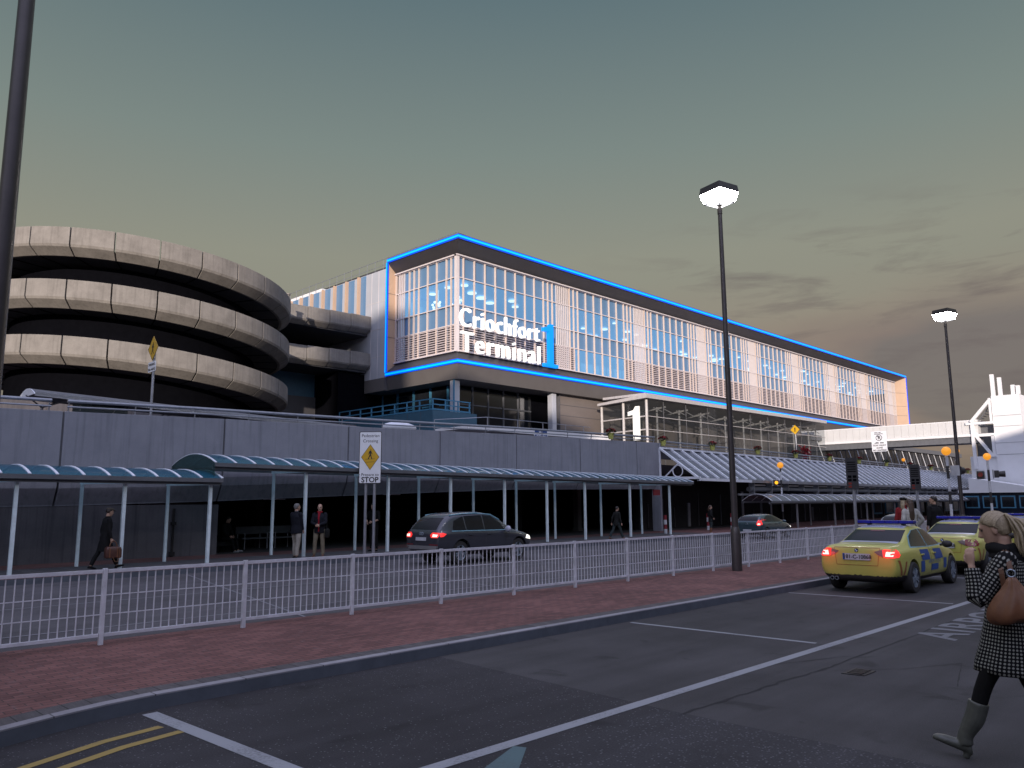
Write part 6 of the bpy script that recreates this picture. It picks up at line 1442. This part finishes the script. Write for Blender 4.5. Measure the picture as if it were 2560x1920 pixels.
        b0 = W_ + d * .03 + th * .028; limb(mb, [b0, b0 + th * .028 + d * .022 + n_ * .012, b0 + th * .034 + d * .055 + n_ * .026], [.0125, .0105, .0085], 8, 2)
    def trousers(s, m, r=1.0, end=.97, flare=1.0, name='trousers'):
        mb = MB(); mb.loft(s.torso_rings([(-.09, .10, .09, 0), (-.05, .158, .118, -.005), (.02, .168, .126, 0), (.11, .145, .108, .008), (.13, .13, .095, .008)]))
        for sd_ in 'LR':
            h, k, a, fd, fu = s.leg[sd_]; e = lerp(k, a, end); bk = -V((fd.x, fd.y, 0)) * .012
            limb(mb, [h, lerp(h, k, .45), k, lerp(k, e, .45) + bk, e], [.098 * r, .086 * r, .066 * r, .062 * r * flare, .056 * r * flare], rnd_ends=False)
        return s.done(mb, name, m)
    def shoes(s, m, name='shoe', heel=0, top=0, boot_r=.058, toe=.19):
        for sd_ in 'LR':
            h, k, a, fd, fu = s.leg[sd_]; mb = MB(); sdv = fu.cross(fd)
            rows = [(-.075, .028, .010, .030), (-.055, .037, .032, .06), (0, .040, .045, .075), (.05, .043, .036, .058), (.11, .047, .032, .040), (.16, .038, .026, .030), (toe, .016, .016, .018)]
            mb.loft([ell(a + fd * x - fu * (.088 - hh), fu, sdv, w_, hh, 14) for x, w_, hh, _ in rows])
            if top:
                e = lerp(a, k, top); limb(mb, [a - fu * .03 - fd * .015, a + (e - a) * .12, lerp(a, e, .6) - fd * .014, e - fd * .004], [.054, .052, boot_r, boot_r * 1.02], rnd_ends=False)
            if heel: mb.loft([ell(a - fd * .045 - fu * z_, fd, sdv, w_, w_, 10) for z_, w_ in ((.06, .034), (.088, .026), (.088 + heel, .023))])
            s.done(mb, name, m)
    def jacket(s, m, hem=-.10, wid=1.0, name='jacket', sleeve=.95, collar=.05, arm=1.0):
        rows = [(hem, .182, .142, 0), (hem + .05, .182, .142, 0), (.02, .178, .138, .002), (.16, .152 if s.fem else .168, .120, .012), (.30, .158 if s.fem else .178, .132, .015), (.42, .168 if s.fem else .196, .128, .008), (.495, .145, .105, 0), (.535, .085, .082, 0), (.555 + collar * .5, .068, .07, 0)]
        rows = [(t, a * wid, b * wid, f) for t, a, b, f in rows]; mb = MB(); mb.loft(s.torso_rings(rows))
        for sd_ in 'LR':
            S, E, W_, c = s.arm[sd_]; e = lerp(E, W_, sleeve); limb(mb, [lerp(s.neck, S, .75) - s.up * .01, S, lerp(S, E, .5), E, lerp(E, e, .5), e], [.062 * arm, .068 * arm, .060 * arm, .055 * arm, .049 * arm, .042 * arm], rnd_ends=False)
        if collar: limb(mb, [s.neck - s.up * .03, s.neck + s.up * collar], [.078, .072], rnd_ends=False)
        return s.done(mb, name, m)
    def hair_cap(s, m, r=1.0, back=0., name='hair', low=-.03):
        mb = MB(); rows = [(low, -.045, .070, .058), (.0, -.034, .080, .078), (.04, -.022, .084, .092), (.075, -.014, .078, .092), (.105, -.012, .060, .072), (.126, -.012, .024, .03)]
        if back: rows = [(low - back, -.060, .045, .030), (low - back * .5, -.055, .062, .045)] + rows
        mb.loft([ell(s.H(c, 0, z), s.hf, s.hsd, a * r, b * r, 20) for z, c, a, b in rows]); return s.done(mb, name, m, vox=s.vox * .8)
    def long_hair(s, m, length=.45, w_=.085, name='hair'):
        mb = MB(); rows = [(.0, -.034, .080, .078), (.04, -.022, .084, .094), (.075, -.014, .079, .094), (.105, -.012, .060, .072), (.128, -.012, .024, .03)]
        mb.loft([ell(s.H(c, 0, z), s.hf, s.hsd, a, b, 20) for z, c, a, b in rows])
        b0 = s.H(-.06, 0, .02); q = []
        for i in range(7):
            f = i / 6; q.append(ell(b0 - Z_ * length * f - s.fwd * (.025 + .05 * min(1, f * 2)), s.fwd, s.hsd, w_ * (1.0 - .1 * f) if f < .85 else w_ * .55, .045 * (1 - .3 * f), 14))
        mb.loft(q); return s.done(mb, name, m, vox=s.vox * .8)
    def world(s, p): 
        rz = s.t.rotation_euler.z; q = V(p) * s.k; c, sn = math.cos(rz), math.sin(rz)
        return V((q.x * c - q.y * sn, q.x * sn + q.y * c, q.z)) + s.t.location
PV = .125
# man with cap and bag
p = Person((7.95, 23.6, PV), R(-2), 'person in flat cap and long black coat striding with a brown bag', .965, legs={'L': (-17, 8, -14, 2), 'R': (24, 3, 14, 2)}, arms={'R': ((.10, .26, .78), (-1, .2, 0), 1.3), 'L': ((-.02, .25, .80), (-1, .3, 0), .6)}, lean=3, head=(6, 8))
p.body(); p.trousers('black_wool', 1.02); p.shoes('black_wool'); p.jacket('black_wool', -.40, 1.04, 'coat'); p.hair_cap('dark_hair', .99)
mb = MB(); mb.loft([ell(p.H(c, 0, z), p.hf, p.hsd, a, b, 20) for z, c, a, b in ((.055, .0, .088, .108), (.075, .012, .094, .122), (.10, .0, .086, .108), (.122, -.01, .05, .06), (.127, -.01, .02, .02))]); mb.loft([ell(p.H(.10 + x, 0, .068 - x * .25), p.hu, p.hsd, a, .006, 12) for x, a in ((-.03, .078), (.02, .07), (.055, .045), (.066, .015))]); p.done(mb, 'flat_cap', 'cap_tweed')
hw = p.world(p.arm['R'][2]); bg = thing('holdall', (hw.x + .05, hw.y - .02, hw.z - .55), 'brown leather holdall carried low by the man in the flat cap', 'bag')
b = MB(); q = [(-.20, -.09, 0), (.22, -.09, 0), (.22, .09, 0), (-.20, .09, 0)]
b.loft([[(x * k, y * k, z) for x, y, _ in q] for k, z in ((.93, .02), (1, .05), (1.0, .24), (.92, .31), (.75, .34))]); b.build('bag_body', M['bag_brown'], bg, world=False, smooth=True, bevel=.03, autosm=50)
b = MB(); b.tube([(-.09, 0, .32), (-.07, 0, .42), (-.02, 0, .49), (.03, 0, .49), (.09, 0, .42), (.11, 0, .32)], .013, 8)
for x in (-.1, .1): b.box(x - .015, x + .015, -.097, .097, .04, .30)
b.build('handle', M['tan_leather'], bg, world=False); b = MB(); b.tube([(.14, -.1, .26), (.16, -.11, .1), (.12, -.11, -.06), (.04, -.11, -.07), (-.02, -.1, .06)], .010, 6); b.build('strap', M['tan_leather'], bg, world=False)
# two men talking
p = Person((13.72, 23.3, PV), R(14), 'person with grey hair, black jacket and cream trousers, back turned, talking', 1.0, legs={'L': (8, 6, 0, 3), 'R': (-5, 4, 0, 4)}, arms={'R': ((.14, .15, .90), (-1, .6, 0), .6), 'L': ((.12, .20, .88), (-1, .5, 0), .6)}, lean=-3, head=(-18, 4), build=1.06)
p.body(); p.trousers('cream', 1.08); p.shoes('charcoal'); p.jacket('navy', -.12, 1.08); p.hair_cap('grey_hair', 1.03, .03)
mb = MB(); limb(mb, [p.neck - p.up * .01, p.neck + p.up * .055], [.066, .062], rnd_ends=False); p.done(mb, 'collar', 'shirt')
p = Person((14.52, 23.2, PV), R(226), 'bald person with red scarf, dark jacket and beige trousers, hands clasped', .985, legs={'L': (2, 5, 0, 3), 'R': (6, 8, 0, 5)}, arms={'R': ((.25, .05, 1.06), (-.5, 1, -.4), 1.0), 'L': ((.26, .03, 1.07), (-.5, 1, -.4), 1.0)}, lean=1, head=(8, 4), build=1.03)
p.body(); p.trousers('beige', 1.06); p.shoes('brown_leather'); p.jacket('navy', -.12, 1.03)
mb = MB(); a_ = p.neck + p.up * .03; limb(mb, [a_ - p.fwd * .07, a_ + Y_ * .075, a_ + p.fwd * .085 + Y_ * .02 - p.up * .02, a_ + p.fwd * .135 - p.up * .2, p.pel + p.fwd * .15 + p.up * .12, p.pel + p.fwd * .15 - Z_ * .06], [.026, .028, .028, .024, .024, .022]); limb(mb, [a_ - p.fwd * .07, a_ - Y_ * .075, a_ + p.fwd * .085 - Y_ * .02 - p.up * .02, a_ + p.fwd * .14 - p.up * .22 - Y_ * .02], [.026, .028, .028, .022]); p.done(mb, 'scarf', 'red_scarf', sm=2)
hw = p.world(p.pel + V((-.02, .26, 0))); bg = thing('shoulder_bag', (hw.x, hw.y, hw.z - .28), 'black shoulder bag hanging at the side of the man with the red scarf', 'bag', rz=R(226))
b = MB(); b.loft([[(-.16 * k, -.05 * k, z), (.16 * k, -.05 * k, z), (.16 * k, .05 * k, z), (-.16 * k, .05 * k, z)] for k, z in ((.85, 0), (1, .05), (1, .26), (.8, .30))]); b.build('bag_body', M['charcoal'], bg, world=False, bevel=.02, smooth=True, autosm=50)
b = MB(); b.tube([(-.12, 0, .28), (-.06, -.06, .62), (.0, -.10, .80), (.06, -.06, .62), (.12, 0, .28)], .012, 6); b.build('strap', M['charcoal'], bg, world=False)
# dim man behind the post, striding man, standing woman, seated man
p = Person((17.55, 24.35, PV), R(200), 'person in black short sleeved shirt, head bowed, in the gloom behind the STOP sign', 1.0, arms={'L': ((.26, .10, 1.08), (-.4, 1, -.5), .8), 'R': ((.24, .14, 1.04), (-.4, 1, -.5), .8)}, head=(0, 22))
p.body(); p.trousers('black_leg'); p.shoes('black_wool'); p.jacket('black_leg', -.06, 1.0, 'shirt', sleeve=-.15, collar=0); p.hair_cap('dark_hair', .98)
p = Person((30.3, 22.75, PV), R(-12), 'person in dark jacket and jeans striding along the far kerb', .89, legs={'L': (-22, 10, -18, 2), 'R': (25, 5, 10, 2)}, arms={'R': ((.12, .27, .84), (-1, .3, 0), .7), 'L': ((-.12, .27, .84), (-1, .3, 0), .7)}, lean=4, head=(-4, 0))
p.body(); p.trousers('jeans', 1.05, flare=1.12); p.shoes('brown_leather'); p.jacket('charcoal', -.16, 1.04); p.hair_cap('dark_hair', 1.0)
p = Person((37.9, 22.2, PV), R(-40), 'person with long dark hair, black coat and brown boots standing by the bollards', .865, female=True, arms={'R': ((.10, .20, .98), (-1, .6, 0), .8), 'L': ((.10, .20, .98), (-1, .6, 0), .8)}, head=(-6, 0))
p.body(); p.trousers('jeans', .9); p.shoes('tan_leather', 'boot', top=.75, boot_r=.06); p.jacket('black_wool', -.18, 1.0, 'coat'); p.long_hair('brown_hair', .26)
p = Person((13.75, 28.4, PV), R(-60), 'person in black seated in the dark hall with pale trainers', .95, legs={'L': (84, 70, 4, 4), 'R': (78, 55, 8, 6)}, arms={'L': ((.30, .12, 1.0), (-.4, 1, -.5), .8), 'R': ((.30, .12, 1.0), (-.4, 1, -.5), .8)}, lean=6, head=(0, 15), hipz=.54)
p.body(); p.trousers('black_leg'); p.shoes('pale_shoe'); p.jacket('black_leg', -.04); p.hair_cap('dark_hair')
b = MB(); b.box(13.3, 14.2, 28.2, 28.95, .36, .50); b.box(13.4, 13.5, 28.3, 28.4, .13, .36); b.box(14.0, 14.1, 28.3, 28.4, .13, .36); b.box(13.7, 13.8, 28.8, 28.9, .13, .36); tag(b.build('seat', M['charcoal'], origin=(13.75, 28.5, .13)), 'dark low seat under the seated person in the hall', 'seat')
# three people beyond the first police car
p = Person((26.15, 8.55, PV), R(8), 'person in red coat and black beret, seen from behind with two friends', 1.02, female=True, head=(-20, 6))
p.body(); p.trousers('jeans', .9); p.shoes('black_wool'); p.jacket('red_coat', -.22, 1.04, 'coat', collar=.09); p.long_hair('blonde', .26, .07)
mb = MB(); mb.loft([ell(p.H(c, 0, z), p.hf, p.hsd, a, b, 20) for z, c, a, b in ((.045, -.005, .088, .105), (.065, -.02, .108, .125), (.10, -.03, .112, .128), (.130, -.03, .07, .08), (.138, -.03, .02, .02))]); p.done(mb, 'beret', 'black_wool')
p = Person((24.75, 7.92, PV), R(40), 'person with very long brown hair and off white jacket, back turned', 1.0, female=True, arms={'R': ((.12, .22, .98), (-.6, 1, 0), .8), 'L': ((.14, .14, 1.0), (-1, .6, 0), .8)}, head=(0, 2))
p.body(); p.trousers('jeans', .9); p.shoes('brown_leather'); p.jacket('white_coat', -.12, 1.06, arm=1.1); p.long_hair('brown_hair', .52, .08)
mb = MB(); mb.tube([p.sh['L'] + p.up * .055 - p.fwd * .03, p.pel + p.up * .28 - p.fwd * .135, p.pel - p.fwd * .13 - Y_ * .12], .012, 6); p.done(mb, 'bag_strap', 'black_wool', remesh=False)
p = Person((27.2, 7.98, PV), R(58), 'tall person in black coat with short dark hair, looking left', 1.05, head=(48, 0), build=1.05)
p.body(); p.trousers('charcoal'); p.shoes('black_wool'); p.jacket('black_wool', -.25, 1.05, 'coat'); p.hair_cap('dark_hair', 1.03)
# woman in the foreground
HD = R(102)
dv = V((math.cos(HD), math.sin(HD), 0)); o0 = V((6.80, 1.855, 0)) - dv * .28
p = Person((o0.x, o0.y, 0.0), HD, 'blonde person in black coat with pale dots walking past in the foreground', 1.02, female=True, vox=.0065, build=1.0,
           legs={'L': (25, 3, 20, 1), 'R': (-16, 22, -38, 1)}, arms={'L': ((.205, .20, 1.325), (.55, .45, -1), .7), 'R': ((-.02, .20, .86), (-1, .2, 0), .6)}, lean=-3, head=(-6, 20))
p.arm['L'][1] = V((.165, .235, 1.135)); p.arm['L'][2] = V((.185, .205, 1.365))
p.body(); p.trousers('black_leg', .86, name='leggings'); p.shoes('boot_grey', 'boot', heel=.03, top=.70, boot_r=.068, toe=.188)
n = 40; rows = [(-.295, .208, .212, .032), (-.25, .206, .210, .030), (-.10, .200, .178, .010), (.04, .184, .155, .0), (.14, .166, .135, .006), (.22, .160, .128, .01), (.34, .172, .135, .01), (.43, .182, .130, .0), (.485, .165, .108, -.008), (.52, .115, .088, -.008), (.545, .08, .08, 0)]
rings = p.torso_rings(rows, n)
for ri, rg in enumerate(rings[:6]):                      # skirt folds
    f = (6 - ri) / 6
    for i in range(n): rg[i] = rg[i] + (rg[i] - sum(rg, V((0, 0, 0))) / n) * (.045 * f * math.sin(i * 2 * math.pi / n * 7 + ri * .3))
vv = [0]
for a, c in zip(rings, rings[1:]): vv.append(vv[-1] + max((c[0] - a[0]).length, (c[10] - a[10]).length))
mb = MB(); mb.loft(rings, uvs=[[(i / n * 1.224, vv[r]) for i in range(n + 1)] for r in range(len(rings))])
for sd_ in 'LR':
    S, E, W_, c = p.arm[sd_]; e = lerp(E, W_, .93); q, rr_ = smooth_pts([lerp(p.neck, S, .7) - p.up * .02, S, lerp(S, E, .5), E, lerp(E, e, .5), e], [.064, .074, .066, .063, .058, .050], 5)
    sub = MB(); sub.tube(q, rr_, 18); k_ = len(q); L_ = [0]
    for a, c_ in zip(q, q[1:]): L_.append(L_[-1] + (c_ - a).length)
    uv_ = []
    for i in range(k_ - 1):
        for j in range(18): uv_.append(((j * .0204, L_[i]), ((j + 1) * .0204, L_[i]), ((j + 1) * .0204, L_[i + 1]), (j * .0204, L_[i + 1])))
    mb.add(sub.v, sub.f, 0, uv_ + [None, None])
p.done(mb, 'coat', 'dots', remesh=False)
mb = MB(); limb(mb, [p.neck - p.up * .045, p.neck + p.up * .01, p.neck + p.up * .055 + p.fwd * .01], [.112, .098, .084], rnd_ends=False); limb(mb, [p.neck + p.up * .02 - p.ssd * .09, p.neck + p.up * .03 + p.fwd * .085, p.neck + p.up * .02 + p.ssd * .09], [.04, .045, .04]); limb(mb, [p.neck - p.up * .03 + p.ssd * .10, p.neck - p.up * .03 - p.fwd * .085, p.neck - p.up * .03 - p.ssd * .10], [.035, .045, .035]); p.done(mb, 'scarf', 'black_wool')
# swept back hair with ponytail
mb = MB(); rows = [(-.055, -.050, .050, .045), (-.02, -.038, .072, .066), (.02, -.024, .080, .086), (.055, -.014, .082, .097), (.085, -.012, .072, .088), (.112, -.012, .050, .062), (.128, -.012, .02, .026)]
mb.loft([ell(p.H(c, 0, z), p.hf, p.hsd, a, b, 24) for z, c, a, b in rows]); p.done(mb, 'hair', 'blonde', vox=.006, sm=3)
rg = random.Random(2); mb = MB(); root = V((-.098, 0, .05))
for k in range(110):                                      # combed strands lying on the skull
    az = rg.uniform(-1.75, 1.75); e0 = lerp(.98, -.25, min(1, abs(az) / 1.7)) + rg.uniform(-.04, .04)
    q = []
    for i in range(8):
        f = i / 7; a_ = az * (1 - f ** 1.3); st = V((math.cos(e0) * math.cos(a_) * .098, math.cos(e0) * math.sin(a_) * .082, math.sin(e0) * .085))
        d = st.normalized().lerp(root.normalized(), f ** 1.2); d.normalize()
        lift = V((d.x * .100 - .014, d.y * .085, d.z * .098 + .032)); q.append(p.H(*(lift if f < .93 else lift.lerp(root, .4))))
    mb.tube(q, [.0035, .006, .0065, .0065, .0065, .006, .006, .005], 5)
p.done(mb, 'hair_strands', 'blonde', remesh=False)
mb = MB()
for k in range(120):
    a = rg.uniform(0, 6.28); rr_ = .058 * math.sqrt(rg.random()); dx, dy = rr_ * math.cos(a), rr_ * math.sin(a); ln = rg.uniform(.75, 1.12); j_ = rg.uniform(-.008, .008)
    q, r_q = smooth_pts([p.H(-.088, dy * .25, .05 + dx * .25), p.H(-.125 + dx * .4, dy * .8, .062 + dx * .5), p.H(-.160 + dx, dy * 1.3 + j_, .0), p.H(-.168 + dx * 1.1, dy * 1.6 - j_, -.085 * ln), p.H(-.150 + dx * 1.2, dy * 1.5 + j_ * 2, -.165 * ln), p.H(-.125 + dx * .8, dy * 1.2, -.215 * ln)], [.006, .0085, .009, .0085, .007, .002], 4)
    mb.tube(q, r_q, 6)
p.done(mb, 'ponytail', 'blonde', remesh=False)
# shoulder bag
sh = p.sh['L'] + p.up * .07
bw = p.world(V((-.055, .265, .935))); bg = thing('shoulder_bag', bw, 'slouchy tan leather shoulder bag on the blonde woman in the dotted coat', 'bag', rz=HD)
loc_ = lambda q: V(q) - V((-.055, .265, .935))
b = MB(); rings = []
for z, a, c, x in ((.055, .10, .032, .01), (.066, .155, .052, .005), (.10, .182, .068, .0), (.15, .178, .070, -.004), (.20, .150, .062, -.004), (.245, .115, .050, 0), (.285, .078, .038, 0), (.33, .044, .027, 0), (.375, .025, .018, 0)):
    ring = []
    for i in range(48):
        t_ = 2 * math.pi * i / 48; fold = 1 + (.11 * math.sin(9 * t_ + 1.3 * math.sin(z * 14)) + .07 * math.sin(5 * t_ + 2)) * min(1, z / .12 + .15)
        ring.append((x + a * math.cos(t_) * (.9 + .1 * fold), c * math.sin(t_) * fold, z - .03 * math.cos(t_) * (1 - z / .4) + .010 * math.sin(t_ * 4)))
    rings.append(ring)
b.loft(rings); o = b.build('bag_body', M['tan_leather'], bg, world=False, smooth=True); md = o.modifiers.new('s', 'SUBSURF'); md.levels = 1; md.render_levels = 1
b = MB(); b.tube([(.026 * math.cos(a) , 0, .40 + .026 * math.sin(a)) for a in [2 * math.pi * i / 18 for i in range(18)]], .006, 6, closed=True); b.build('ring', M['rim'], bg, world=False, smooth=True)
b = MB(); t0 = loc_(sh); q, _ = smooth_pts([(0, 0, .42), lerp(V((0, 0, .42)), t0, .5) + V((-.005, .02, 0)), t0 + V((-.03, .012, -.03)), t0 + V((0, -.01, .012)), t0 + V((.05, 0, -.05)), V((.06, -.01, .42)), V((.05, -.01, .28))], [1] * 7, 5)
for i in range(len(q) - 1): b.bar(q[i], q[i + 1], .034, .008, up=(.2, 1, .2))
b.build('strap', M['brown_leather'], bg, world=False)
